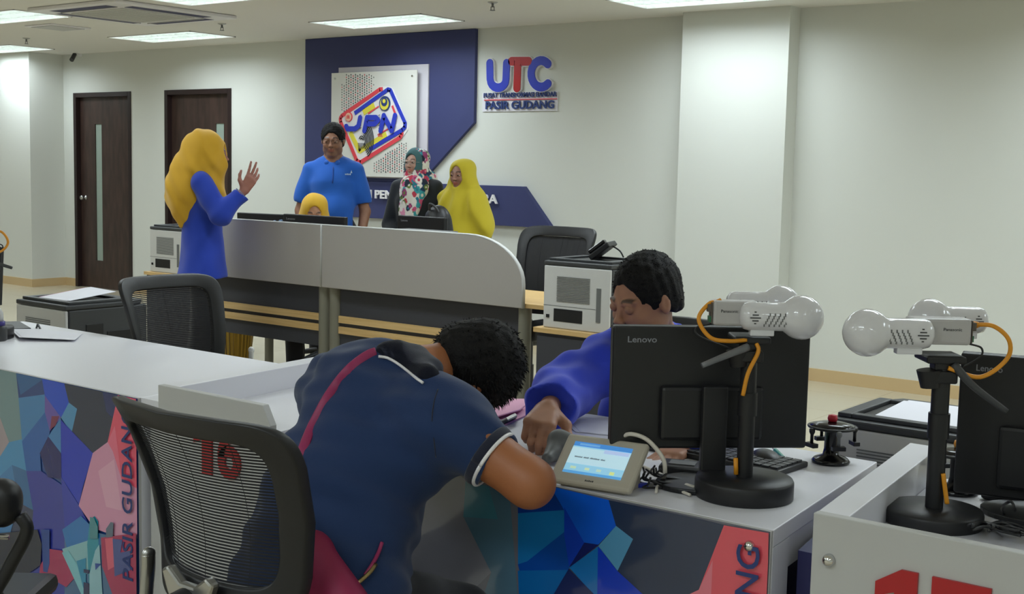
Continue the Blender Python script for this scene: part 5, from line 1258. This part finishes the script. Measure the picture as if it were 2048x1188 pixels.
def hair_cap(head, parent, fringe=.055, side=-.01, back=-.05, th=.014, tufts=0, lift=.0, spike=.02, part=0):
    g = Sdf(); q = head.s; W = head.w; R = head.R
    g.ell(W((0, -.014, .034)), np.array([.076+th, .096+th, .080+th+lift])*q, .01, R)
    g.ell(W((0, -.045, -.02)), np.array([.070+th*.6, .060+th*.6, .055])*q, .03, R)
    # cut the face, the ears' level and the nape
    Rm = R
    def PL(o, n): g.plane(W(o), Rm@np.array(n, float), .012)
    g.ell(W((0, .125, fringe-.078)), np.array([.075, .088, .092])*q, .008, R, 's')
    for x in (-1, 1): g.ell(W((x*.085, .060, -.052)), np.array([.032, .042, .062])*q, .006, R, 's'); g.ell(W((x*.093, -.004, -.016)), np.array([.020, .020, .028])*q, .005, R, 's')
    PL((0, 0, back), (0, .35, -1))
    d = folds(.0012, [(210, 120, 90, 0, 1), (-130, 240, 60, 1, .8), (90, -140, 260, 2, .8)])
    o = soft('hair', g, 'hair', parent, .0045, d, relax=1)
    if tufts:
        m = MB(); rr = np.random.default_rng(tufts); V = np.array([v.co[:] for v in o.data.vertices]); C0 = W((0, -.01, .02)); n = 0
        for i in rr.permutation(len(V)):
            p = V[i]; L = head.loc(p[None])[0]; nv = (p-C0); nv /= np.linalg.norm(nv)
            if L[2] < side or L[1] > .07: continue
            sw = R@np.array([rr.normal()*.3, .75+rr.normal()*.25, .15]); dd = nv*.40+sw*.8; dd /= np.linalg.norm(dd); l = spike*(.6+.8*rr.random())
            e = np.cross(dd, rr.normal(size=3)); e /= np.linalg.norm(e); w_ = .0016; mid = p+dd*l*.6; tip = p+dd*l+R@np.array([0, .3, -.25])*l*.4
            m.add([p-nv*.003-e*w_, p-nv*.003+e*w_, mid+e*w_*.7, mid-e*w_*.7, tip], [(0, 1, 2, 3), (3, 2, 4)], 0); n += 1
            if n > tufts: break
        m.build('hair_tufts', 'hair', o)
    return o
def scarf(head, parent, drapes, m, name='headscarf', op=(.057, .085, .082), opc=(0, .120, -.008), vox=.006, amp=.0035, paint=None, seeds=None, crown=.0, label=None, under=None):
    g = Sdf(); q = head.s; W = head.w; R = head.R
    g.ell(W((0, -.018, .036)), np.array([.092, .112, .090+crown])*q, .02, R)
    g.ell(W((0, .0, -.045)), np.array([.084, .092, .095])*q, .04, R)
    g.cap(W((0, -.02, -.06)), W((0, -.02, -.16)), .085*q, .10*q, .05, (R[:, 1], .85))
    for a, b, r0, r1, k, f in drapes: g.cap(a, b, r0, r1, k, None if f is None else (f[0], f[1]))
    g.ell(W(opc), np.array(op)*q, .006, R, 's')
    return g
def veil(head, amp, seeds, n=12, o=(0, .09, -.10)):
    c = head.w(o); r_, f_ = head.R[:, 0], head.R[:, 1]
    def f(X, Y, Z):
        x = (X-c[0])*r_[0]+(Y-c[1])*r_[1]; y = (X-c[0])*f_[0]+(Y-c[1])*f_[1]; z = Z-c[2]
        th = np.arctan2(x, .20-z); d = np.sqrt(x*x+z*z)
        d_ = amp*np.sin(th*n+1.3*np.sin(z*9)+.6)*np.clip(d/.16, 0, 1)*np.clip((.08-z)/.16, 0, 1)
        for (a, b, cc, p, w) in seeds: d_ = d_+w*amp*.5*np.sin(a*X+b*Y+cc*Z+p)
        return d_
    return f
def glasses(head, parent, c='dgrey'):
    m = MB(); W = head.w
    for x in (-1, 1):
        ctr = np.array([x*.033, .106, .002]); pts = [W(ctr+np.array([.025*np.sign(cos(a))*abs(cos(a))**.45, -.004*abs(cos(a)), .0125*np.sign(sin(a))*abs(sin(a))**.45])) for a in np.linspace(0, 2*pi, 21)]
        m.tube(pts, .0011, n=6, sub=1); m.tube([W((x*.056, .100, .006)), W((x*.074, .06, .006)), W((x*.080, .0, .004))], .0013, n=6)
    m.tube([W((-.010, .107, .006)), W((0, .110, .009)), W((.010, .107, .006))], .0014, n=6)
    return m.build('glasses', c, parent, label='thin-rimmed glasses')

# ---- the man in the royal blue polo, standing at the back
def person(label, loc, rz, group=None): return thing('person', label, 'person', (float(loc[0]), float(loc[1]), 0), rz, group)
pM = atD(666, 330, 9.0); tocam = -np.array([pM[0], pM[1]])/np.linalg.norm(pM[:2])
pm = person('person in a royal blue polo shirt and glasses, hands down, standing before the logo panel', pM, heading(tocam[0]-.05, tocam[1]-.12))
J, s = joints(1.715, True)
for q, sg in (('R', 1), ('L', -1)):
    J['el'+q] = np.array([sg*.232, -.01, 1.10]); J['wr'+q] = np.array([sg*.205, .08, .875]); J['sh'+q] = np.array([sg*.160, -.005, 1.39])
hd = Head(J['hd'], frame((.04, 1, -.12), (0, .12, 1)), s*1.0, (150, 108, 86), lids=.35)
hs_ = [((J['wr'+q], (-sg*.25, .25, -1), (-sg, .1, .1), sg), dict(curl=(.3, .4, .3))) for q, sg in (('R', 1), ('L', -1))]
g = body(J, s, hd, hs_, True, .94); bd_ = soft('body', g, 'skin', pm, .0055, paint=lambda V: hd.paint(V, .5)); hd.eyes(pm)
g = shirt(J, s, .014, .96, sleeve=.40, hem=.86, belly=.03, flare=.01); g.cap(J['nek']+np.array([0, .045, .055]), J['nek']+np.array([0, .06, .02]), .035, .04, .01, None, 's')
for q in 'RL': cuff_cut(g, J, q, s, .43)
sh = soft('polo_shirt', g, cloth('royal blue cotton', (22, 92, 190)), pm, .007, folds(.0035, [(14, 6, 26, 0, 1), (-22, 9, 12, 2, .8), (40, 20, 18, 1, .5)]))
tr = surf_tree(sh)
g = Sdf()
for sg in (-1, 1): g.cap(J['nek']+np.array([sg*.055, -.02, .012]), J['nek']+np.array([sg*.038, .07, -.03]), .017, .020, .012); 
g.cap(J['nek']+np.array([-.05, -.04, .02]), J['nek']+np.array([.05, -.04, .02]), .018, .018, .02)
soft('collar', g, cloth('royal blue cotton', (22, 92, 190)), pm, .005)
m = MB(); pts = drape(tr, [(666, 333), (666, 350), (665, 366)], .003); m.tube(pts, .0035, n=6, sub=2); m.build('placket', cloth('royal blue cotton dark', (14, 66, 150)), sh, world=True)
b_ = drape(tr, [(690, 350)], .004)
if b_: m = MB(); [m.prism([tuple(b_[0]+np.array([.80, .6, 0])*(q*.011+dx)+np.array([0, 0, dz])) for dx, dz in ((0, 0), (.008, 0), (.008, .009+.003*(q % 2)), (0, .011))], (-.0006, .0008, 0)) for q in range(4)]; m.prism([tuple(b_[0]+np.array([.80, .6, 0])*.038+np.array([0, 0, .014])), tuple(b_[0]+np.array([.80, .6, 0])*.052+np.array([0, 0, .014])), tuple(b_[0]+np.array([.80, .6, 0])*.045+np.array([0, 0, .036]))], (-.0006, .0008, 0)); m.build('chest_logo', mat('pale logo', (170, 196, 226), .6), sh, world=True, label='small pale chest logo')
soft('trousers', pants(J, s, .014, 1.06), cloth('black cloth', (20, 20, 26)), pm, .01); shoes(J, s, pm); hair_cap(hd, pm, .064, th=.009, lift=.006, tufts=400, spike=.006); glasses(hd, pm, 'black')

# ---- woman in the yellow headscarf, right
pY = atD(926, 330, 9.0); py_ = person('person in a large yellow headscarf over a blue top, standing right of the others', pY, heading(.22, -1))
J, s = joints(1.475, False)
for q, sg in (('R', 1), ('L', -1)): J['sh'+q] = np.array([sg*.115, -.005, 1.18]); J['el'+q] = np.array([sg*.165, -.02, .94]); J['wr'+q] = np.array([sg*.17, -.03, .75])
hd = Head(J['hd'], frame((.16, 1, -.05), (0, .08, 1)), s*1.08, (158, 116, 98), lids=.25, female=True)
g = body(J, s, hd, [((J['wr'+q], (0, .1, -1), (-sg, .1, 0), sg), {}) for q, sg in (('R', 1), ('L', -1))], False, .78); soft('body', g, 'skin', py_, .0055, paint=hd.paint); hd.eyes(py_)
blue = cloth('cobalt blue cloth', (28, 58, 178)); yel = cloth('mustard yellow cloth', (196, 178, 38))
g = shirt(J, s, .010, .80, sleeve=.97, hem=.62, flare=.05); soft('blue_top', g, blue, py_, .008, folds(.003, [(30, 10, 12, 0, 1), (-20, 26, 8, 1, 1)]))
soft('trousers', pants(J, s, .004, .95, top=.84), cloth('black cloth', (20, 20, 26)), py_, .012); shoes(J, s, py_)
N = J['nek']
dr = [(N+np.array([0, -.01, -.0]), N+np.array([-.01, .02, -.30]), .11, .165, .06, ((0, 1, 0), .72)), (N+np.array([0, .05, -.06]), N+np.array([.05, .11, -.38]), .09, .10, .05, ((0, 1, 0), .7)),
      (N+np.array([-.07, 0, -.09]), N+np.array([-.165, .0, -.34]), .085, .075, .06, None), (N+np.array([.07, 0, -.09]), N+np.array([.10, .02, -.30]), .085, .07, .06, None)]
dr += [(N+np.array([0, .03, -.16]), N+np.array([0, .03, -.30]), .135, .14, .06, ((0, 1, 0), .85))]+[(J['sh'+q], J['sh'+q]*.4+J['el'+q]*.6, .082, .082, .05, None) for q in 'RL']
g = scarf(hd, py_, dr, yel, op=(.062, .09, .090), opc=(.0, .122, -.008))
g.plane(N+np.array([.0, 0, -.40]), (.50, .1, -1), .01); g.plane(N+np.array([.0, 0, -.40]), (-.25, .1, -1), .01)
soft('headscarf', g, yel, py_, .006, veil(hd, .0125, [(46, 10, 14, 0, .5), (-60, 20, 26, 2, .4)], 17), label='draped mustard yellow headscarf')

# ---- woman in the floral headscarf and black top
pF = atD(834, 330, 9.25); pf = person('person in a floral and teal headscarf with black top and glasses, standing', pF, heading(.35, -1))
J, s = joints(1.555, False); 
J['wrR'] = np.array([.10, .17, 1.0])*s; J['wrL'] = np.array([-.10, .17, .98])*s; J['elR'] = np.array([.225, .0, 1.09])*s; J['elL'] = np.array([-.225, .0, 1.09])*s
hd = Head(J['hd'], frame((.26, 1, .05), (0, -.05, 1)), s*1.0, (190, 150, 132), lids=.2, mouth=.5, female=True)
g = body(J, s, hd, [((J['wr'+q], (-sg, .2, -.2), (0, -1, -.2), sg), {}) for q, sg in (('R', 1), ('L', -1))], False, 1.08); soft('body', g, 'skin', pf, .0055, paint=hd.paint); hd.eyes(pf)
blk = cloth('black jersey', (24, 30, 36))
g = shirt(J, s, .016, 1.0, sleeve=.98, hem=.62, flare=.02, loose=1.15); soft('black_top', g, blk, pf, .008, folds(.003, [(30, 10, 12, 0, 1), (-20, 26, 8, 1, 1)]))
soft('trousers', pants(J, s, .004, .95, top=.84), cloth('black cloth', (20, 20, 26)), pf, .012); shoes(J, s, pf); glasses(hd, pf, 'steel')
N = J['nek']
dr = [(N+np.array([0, -.02, .0]), N+np.array([0, .03, -.10]), .105, .13, .04, ((0, 1, 0), .8)), (N+np.array([.015, .10, -.05]), N+np.array([.03, .135, -.35]), .075, .055, .04, ((0, 1, 0), .5)), (N+np.array([-.05, .08, -.05]), N+np.array([-.01, .13, -.26]), .06, .05, .04, ((0, 1, 0), .6)), (N+np.array([-.05, -.06, 0]), N+np.array([-.07, -.08, -.06]), .08, .07, .04, None)]
g = scarf(hd, pf, dr, None, op=(.060, .085, .090), opc=(.0, .118, -.006))
def floral(V):
    L = hd.loc(V); c = np.tile(np.array(lin((226, 222, 212))), (len(V), 1)); rr = np.random.default_rng(21)
    lo, hi = V.min(0), V.max(0); pal = [(206, 92, 132), (226, 150, 180), (40, 128, 148), (30, 60, 92), (196, 60, 84), (104, 128, 60), (236, 232, 224), (232, 228, 220), (150, 60, 110), (60, 160, 170), (28, 40, 60)]
    for k in range(460):
        p = V[rr.integers(len(V))]; r = .012+.018*rr.random()*.8; d = np.linalg.norm((V-p)*np.array([1, 1, .8]), axis=1); m_ = d < r*(1+.10*np.sin(np.arctan2(V[:, 2]-p[2], V[:, 0]-p[0])*3+k))
        c[m_] = lin(pal[rr.integers(len(pal))])
        if rr.random() < .5: c[d < r*.4] = lin(pal[rr.integers(len(pal))])
    wh = (L[:, 1] < .03) & (L[:, 2] > .03); c[wh & (rr.random(len(V)) < .0)] = 0
    teal = (L[:, 2] > -.02-.0) & (L[:, 0]*-1 < .02) & (L[:, 1] > -.07) & (L[:, 2] > .02-.9*L[:, 1]) | ((L[:, 1] > .035) & (L[:, 2] > -.055) & (np.linalg.norm(L-np.array([0, .05, 0]), axis=1) < .13))
    c[teal] = lin((66, 106, 110)); return c
soft('headscarf', g, 'vc', pf, .0045, folds(.0035, [(50, 10, 22, 0, 1), (-36, 30, 30, 2, .8)]), paint=floral, label='teal and floral headscarf')

# ---- seated woman in a yellow headscarf behind the far monitor
pS = atD(629, 410, 8.62); tc_ = -np.array([pS[0], pS[1]])/np.linalg.norm(pS[:2])
ps = person('person in a yellow headscarf sitting behind the far monitor, looking down', pS, heading(tc_[0], tc_[1]))
def sit(J, s, drop, knee=.44):
    for k in J:
        if k[:2] not in ('kn', 'an', 'to'): J[k] = J[k]-np.array([0, 0, drop])
    for q, sg in (('R', 1), ('L', -1)):
        J['kn'+q] = np.array([sg*.13, J['hi'+q][1]+.42*s, .49]); J['an'+q] = np.array([sg*.12, J['kn'+q][1]-.03, .08]); J['to'+q] = J['an'+q]+np.array([sg*.02, .14, -.05])
J, s = joints(1.56, False); sit(J, s, .32)
for q, sg in (('R', 1), ('L', -1)): J['el'+q] = J['sh'+q]+np.array([sg*.05, .08, -.24]); J['wr'+q] = J['el'+q]+np.array([-sg*.08, .22, .03])
hd = Head(J['hd']+np.array([0, .04, -.025]), frame((0, 1, -.42), (0, .42, 1)), s*1.02, (196, 146, 116), lids=.9, female=True)
g = body(J, s, hd, [((J['wr'+q], (-sg*.1, 1, -.1), (0, 0, -1), sg), {}) for q, sg in (('R', 1), ('L', -1))], False); soft('body', g, 'skin', ps, .006, paint=hd.paint); hd.eyes(ps, (0, 1, -.2))
g = shirt(J, s, .02, 1.0, sleeve=.95, hem=.50/s); soft('blue_top', g, blue, ps, .01, folds(.003, [(30, 10, 12, 0, 1)])); soft('trousers', pants(J, s, .014, 1.0, top=.6/s), cloth('black cloth', (20, 20, 26)), ps, .014); shoes(J, s, ps)
N = J['nek']; yel2 = cloth('golden yellow cloth', (222, 176, 48))
dr = [(N, N+np.array([0, .02, -.22]), .12, .18, .05, ((0, 1, 0), .75)), (N+np.array([0, .05, -.06]), N+np.array([0, .11, -.26]), .08, .09, .05, None)]
soft('headscarf', scarf(hd, ps, dr, yel2, op=(.052, .085, .078), opc=(0, .120, .006)), yel2, ps, .006, folds(.0035, [(46, 10, 12, 0, 1), (-30, 20, 26, 2, .8)]), label='golden yellow headscarf')

# ---- talking woman at left in blue tunic and yellow headscarf, one hand raised
pL = atD(404, 420, 7.66); pl_ = person('person in a blue tunic and long yellow headscarf, one hand raised, by the printer', pL, heading(.60, .80))
J, s = joints(1.585, False)
J['elR'] = np.array([.235, .10, 1.125]); J['wrR'] = np.array([.225, .235, 1.262]); J['shR'] = np.array([.15, -.005, 1.30]); J['shL'] = np.array([-.15, 0, 1.30])
J['wrL'] = np.array([-.14, .03, .92]); J['elL'] = np.array([-.18, -.03, 1.06])
hd = Head(J['hd']+np.array([0, .035, 0]), frame((.10, 1, -.05), (0, .08, 1)), s*1.05, (156, 102, 88), lids=.3, mouth=.6, female=True)
g = body(J, s, hd, [((J['wrR'], (-.02, .50, .87), (-.9, -.2, .1), 1), dict(curl=lambda i, j: (.10, .15, .12)[j] if i < 2 else (.28, .35, .25)[j], spread=.16, tcurl=.0)), ((J['wrL'], (0, .1, -1), (1, 0, 0), -1), {})], False)
soft('body', g, 'skin', pl_, .005, paint=hd.paint); hd.eyes(pl_)
g = shirt(J, s, .014, 1.06, sleeve=.98, hem=.735/s, flare=.042, loose=1.25, cuff=1.0)
g.cap((.205, .085, .60), (.205, .085, .84), .016, .003, .003, None, 's')
cuff_cut(g, J, 'R', s, .93)
tn = soft('blue_tunic', g, cloth('cobalt tunic', (30, 62, 176)), pl_, .007, folds(.0045, [(26, 14, 10, 0, 1), (-14, 30, 14, 1, 1), (10, 46, -30, 1, .4)]))
m = MB(); d_ = (J['wrR']-J['elR']); d_ /= np.linalg.norm(d_); p_ = J['elR']+d_*.155; m.cyl(p_, p_+d_*.012, .0455, .0445, n=28, caps=False); m.cyl(p_+d_*.018, p_+d_*.022, .0442, .044, n=28, caps=False); m.build('cuff_band', mat('pale braid', (110, 130, 170), .7), tn, label='pale braid round the cuff')
soft('trousers', pants(J, s, .004, .95, flare=.05, top=.84), cloth('black cloth', (20, 20, 26)), pl_, .01); shoes(J, s, pl_)
N = J['nek']; yel3 = cloth('ochre yellow cloth', (212, 164, 40))
hw_ = hd.w
dr = [(hw_((0, -.05, .02)), N+np.array([.01, -.085, -.12]), .090, .085, .10, None), (N+np.array([.0, -.07, -.0]), N+np.array([.05, -.115, -.24]), .10, .060, .08, ((1, 0, 0), .95)), (hw_((0, -.02, -.08)), N+np.array([.0, -.05, -.12]), .10, .12, .10, None), (hw_((0, -.055, .0)), N+np.array([.02, -.075, -.06]), .10, .10, .08, None),
      (N+np.array([0, .03, -.02]), N+np.array([.06, .12, -.20]), .09, .045, .05, None), (N+np.array([-.02, 0, 0]), N+np.array([-.1, 0, -.1]), .10, .09, .04, None), (N+np.array([.06, .10, -.12]), N+np.array([.08, .165, -.26]), .05, .016, .03, None), (N+np.array([.05, -.105, -.2]), N+np.array([.06, -.11, -.31]), .055, .02, .04, None)]
soft('headscarf', scarf(hd, pl_, dr, yel3, op=(.054, .08, .080), opc=(0, .128, -.01), crown=.006), yel3, pl_, .0055, veil(hd, .007, [(26, 40, 34, 0, 1.1), (-30, 52, -20, 2, .9), (15, 85, 50, 1, .5)], 13), label='long ochre yellow headscarf')

# ---- clerk behind the big monitor
ox = np.array([-1.95, 3.25, 0.]); pc = person('person in a blue jacket with short black hair, sitting behind the big monitor', ox, 0)
A = lambda x, y, D: atD(x, y, D)-ox
J = dict(hd=A(1291, 600, 3.50), nek=A(1312, 668, 3.62)+np.array([0, 0, -.01]), che=A(1318, 800, 3.72), shR=A(1236, 708, 3.60), elR=A(1128, 782, 3.42), wrR=A(1096, 818, 3.14), shL=A(1412, 722, 3.50), elL=A(1450, 850, 3.35), wrL=A(1380, 900, 3.1))
J['wai'] = np.array([J['che'][0]-.0, .06, .70]); J['pel'] = np.array([J['che'][0], .09, .53])
for q, sg in (('R', -1), ('L', 1)): J['hi'+q] = J['pel']+np.array([sg*.09, 0, 0]); J['kn'+q] = J['hi'+q]+np.array([sg*.04, -.40, -.02]); J['an'+q] = J['kn'+q]+np.array([0, .05, -.42]); J['to'+q] = J['an'+q]+np.array([0, -.14, -.05])
s = 1.0; hd = Head(J['hd'], frame((-.30, -.92, -.26), (-.03, -.22, 1)), 1.02, (166, 118, 92), lids=.75)
wd_ = atD(1112, 868, 3.02)-atD(1092, 824, 3.13)
g = body(J, s, hd, [((J['wrR'], (.34, -.80, -.20), (.05, -.3, -1), 1), dict(q=1.1, curl=(.75, 1.25, .7), spread=.03, tcurl=.4)), ((J['wrL'], (-.1, -1, 0), (0, 0, -1), -1), {})], True, 1.0)
soft('body', g, 'skin', pc, .0042, paint=lambda V: hd.paint(V, .25)); hd.eyes(pc, (0, 1, -.45))
g = shirt(J, s, .026, 1.05, sleeve=.97, hem=.52, loose=1.25, cuff=.9); cuff_cut(g, J, 'R', s, .93)
jb = cloth('bright blue jacket', (38, 62, 200)); soft('jacket', g, jb, pc, .006, folds(.0045, [(30, 46, 20, 0, 1), (-42, 26, 50, 1, .8), (70, 30, -60, 0, .5)]))
g = Sdf(); N = J['nek']
for sg in (-1, 1): g.cap(N+np.array([sg*.06, .01, .015]), N+np.array([sg*.04, -.07, -.03]), .018, .02, .012)
g.cap(N+np.array([-.05, .04, .025]), N+np.array([.05, .04, .025]), .018, .018, .02); soft('collar', g, jb, pc, .005)
soft('trousers', pants(J, s, .014, 1.0, top=.60), cloth('black cloth', (20, 20, 26)), pc, .014); shoes(J, s, pc)
hair_cap(hd, pc, .070, th=.006, lift=.016, back=-.025, tufts=700, spike=.005)

# ---- man in the navy polo bent over the counter
ox = np.array([-1.87, 1.80, 0.]); pb = person('person in a navy polo bent over the counter, head down on the arms', ox, 0)
A = lambda x, y, D: atD(x, y, D)-ox
J = dict(pel=A(640, 1180, 2.60), wai=A(682, 1010, 2.66), che=A(755, 868, 2.74), up=A(745, 792, 2.78), nek=A(838, 748, 2.82), hd=A(936, 742, 2.90))
J['shR'] = A(898, 852, 2.62); J['elR'] = A(1060, 966, 2.55); J['wrR'] = onZ(935, 868, .80)-ox; J['shL'] = A(672, 785, 2.92); J['elL'] = np.array([-.30, .44, .80]); J['wrL'] = np.array([-.12, .58, .80])
for q, sg in (('R', 1), ('L', -1)): J['hi'+q] = J['pel']+np.array([sg*.09, .02, -.02]); J['kn'+q] = np.array([sg*.14+.02, .27, .455]); J['an'+q] = np.array([sg*.15+.02, .20, .08]); J['to'+q] = J['an'+q]+np.array([sg*.02, .09, -.05])
s = 1.04; up_ = A(1000, 762, 2.93)-A(885, 735, 2.86); hd = Head(J['hd'], frame((-.30, .32, -.9), up_), 1.04, (158, 98, 60))
LZ = (0, 0, 1)
def torso_b(g, i, k=.07):
    g.cap(J['pel']+np.array([-.05, 0, 0]), J['pel']+np.array([.05, 0, 0]), .135+i, None, k)
    g.cap(J['pel'], J['wai'], .145+i, .142+i, k); g.cap(J['wai'], J['che'], .142+i, .140+i, k)
    g.cap(J['shL']+(J['che']-J['shL'])*.35, J['shR']+(J['che']-J['shR'])*.35, .10+i, .10+i, k); g.cap(J['shL'], J['shR'], .066+i, .070+i, k)
    g.cap(J['up'], J['up']*.55+J['nek']*.45, .085+i, .055+i, k); g.cap(J['wai'], J['up'], .11+i, .10+i, k)
g = Sdf(); torso_b(g, -.006)
g.cap(J['up'], J['nek'], .06, .056, .03); g.cap(J['nek'], hd.w((0, -.03, -.03)), .056, .054, .03)
for q in 'RL':
    g.cap(J['sh'+q], J['el'+q], .060, .049, .03); g.cap(J['el'+q], J['el'+q]*.5+J['wr'+q]*.5, .049, .046, .02); g.cap(J['el'+q]*.5+J['wr'+q]*.5, J['wr'+q], .046, .031, .015)
    g.cap(J['hi'+q], J['kn'+q], .09, .062, .05); g.cap(J['kn'+q], J['an'+q], .058, .038, .02); g.cap(J['an'+q]-np.array([0, 0, .03]), J['to'+q], .036, .028, .02)
hd.sdf(g); hand(g, J['wrR'], (-1, .35, -.05), (0, 0, -1), 1, 1.02, (.15, .2, .15)); hand(g, J['wrL'], (1, .1, -.05), (0, 0, -1), -1, 1.02, (.15, .2, .15))
soft('body', g, 'skin', pb, .0045, paint=hd.paint); hd.eyes(pb)
g = Sdf(); torso_b(g, .012)
d_ = (J['elR']-J['shR']); L_ = np.linalg.norm(d_); d_ /= L_; ce = A(985, 918, 2.585); ed = (ce-J['shR']); el_ = np.linalg.norm(ed); ed /= el_
g.cap(J['shR'], ce, .074, .064, .04); dl = (J['elL']-J['shL']); dl /= np.linalg.norm(dl); g.cap(J['shL'], J['shL']+dl*.19, .074, .066, .04)
g.cap(ce+ed*.17, ce+ed*.20, .17, .17, .003, None, 's')
g.plane(J['pel']+np.array([0, 0, -.03]), (0, .1, -1))
navy_c = cloth('navy pique cotton', (14, 44, 88))
ps_ = soft('polo_shirt', g, navy_c, pb, .006, folds(.0040, [(20, 34, 52, 0, 1), (46, -18, 30, 1, .7), (-26, 60, 74, 2, .5)]))
tr = surf_tree(ps_)
m = MB(); ring = []
pr_ = np.cross(ed, [0, 0, 1]); pr_ /= np.linalg.norm(pr_); pu = np.cross(pr_, ed)
e0 = ce+ed*.002
m.tube([e0+(pr_*cos(a)+pu*sin(a))*.0635 for a in np.linspace(0, 2*pi, 41)], .0042, n=8, sub=1); m.build('white_cuff_trim', 'wsign', ps_, label='thin white trim at the sleeve end')
m = MB(); m.tube([e0-ed*.012+(pr_*cos(a)+pu*sin(a))*.0665 for a in np.linspace(0, 2*pi, 41)], .008, n=8, sub=1, flat=(.003, .010)); m.build('dark_cuff_band', cloth('midnight rib', (16, 22, 44)), ps_)
g = Sdf(); cpts = []; bt_ = surf_tree([c for c in pb.children if c.name.startswith('body')][0])
for x_, y_ in ((772, 706), (798, 714), (826, 730), (856, 752), (796, 704), (832, 716), (864, 738)):
    d = ray(x_, y_); dn = d/np.linalg.norm(d); hh_ = [t.ray_cast(Vector(CO), Vector(dn)) for t in (tr, bt_)]; dist = min(h[3] for h in hh_ if h[0] is not None); cpts.append(CO+dn*(dist+.018)-ox)
for a_, b_ in list(zip(cpts, cpts[1:4]))+list(zip(cpts[4:], cpts[5:])): g.cap(a_, b_, .025, .025, .02); col = soft('collar', g, cloth('midnight rib', (20, 26, 46)), pb, .005, label='dark collar')
trc = surf_tree(col)
pts = drape(tr, [(876, 778), (868, 805), (864, 840), (868, 880), (872, 915)], .0002); m = MB(); m.tube(pts, .0016, n=6, upv=-fw, flat=(.0012, .0008)); m.build('sleeve_seam', cloth('midnight rib', (16, 22, 44)), ps_, world=True)
m = MB(); pts = drape(tr, [(757, 713), (775, 716), (795, 727), (815, 742), (832, 756), (846, 766)], .006); m.tube(pts, .0032, n=8, sub=3); m.build('white_collar_trim', 'wsign', col, world=True)
st = thing('bag_strap_bag', 'magenta shoulder bag of the leaning man, strap across his back', 'bag', tuple(A(650, 1150, 2.45)+ox)); st.name = 'shoulder_bag'
pts = drape(tr, [(752, 704), (738, 709), (718, 722), (695, 742), (672, 770), (652, 800), (635, 832), (620, 862), (607, 895), (598, 930), (592, 965)], .004)
m = MB(); m.tube(pts, .01, n=10, sub=3, flat=(.0105, .0028), upv=-fw); m.build('strap', 'magenta', st, world=True)
pts = drape(tr, [(764, 1085), (757, 1105), (745, 1128), (730, 1150)], .006); m = MB(); m.tube(pts, .004, n=8); m.build('lower_strap', 'magenta', st, world=True)
pts = drape(tr, [(752, 1128), (742, 1142), (728, 1156), (712, 1168)], .010); m = MB(); m.tube(pts, .0045, n=6, sub=2); m.build('chain_clip', mat('brass', (150, 130, 90), .3, .9), st, world=True)
g = Sdf(); o_ = np.array(st.location); g.cap(A(640, 1110, 2.42)+ox-o_, A(690, 1215, 2.38)+ox-o_, .030, .05, .03); g.cap(A(625, 1090, 2.44)+ox-o_, A(610, 1230, 2.42)+ox-o_, .03, .05, .03)
soft('bag_body', g, mat('magenta fabric', (132, 18, 66), .6), st, .006)
g = Sdf()
for q in 'RL': g.cap(J['hi'+q], J['kn'+q], .100, .068, .05); g.cap(J['kn'+q], J['an'+q], .066, .058, .03)
g.cap(J['pel']+np.array([-.05, .0, -.02]), J['pel']+np.array([.05, .0, -.02]), .140, None, .05)
soft('trousers', g, cloth('black cloth', (22, 22, 28)), pb, .01, folds(.003, [(30, 40, 20, 0, 1)])); shoes(J, 1.0, pb)
hair_cap(hd, pb, .062, side=-.08, back=-.075, th=.012, tufts=2600, spike=.012, lift=.004)
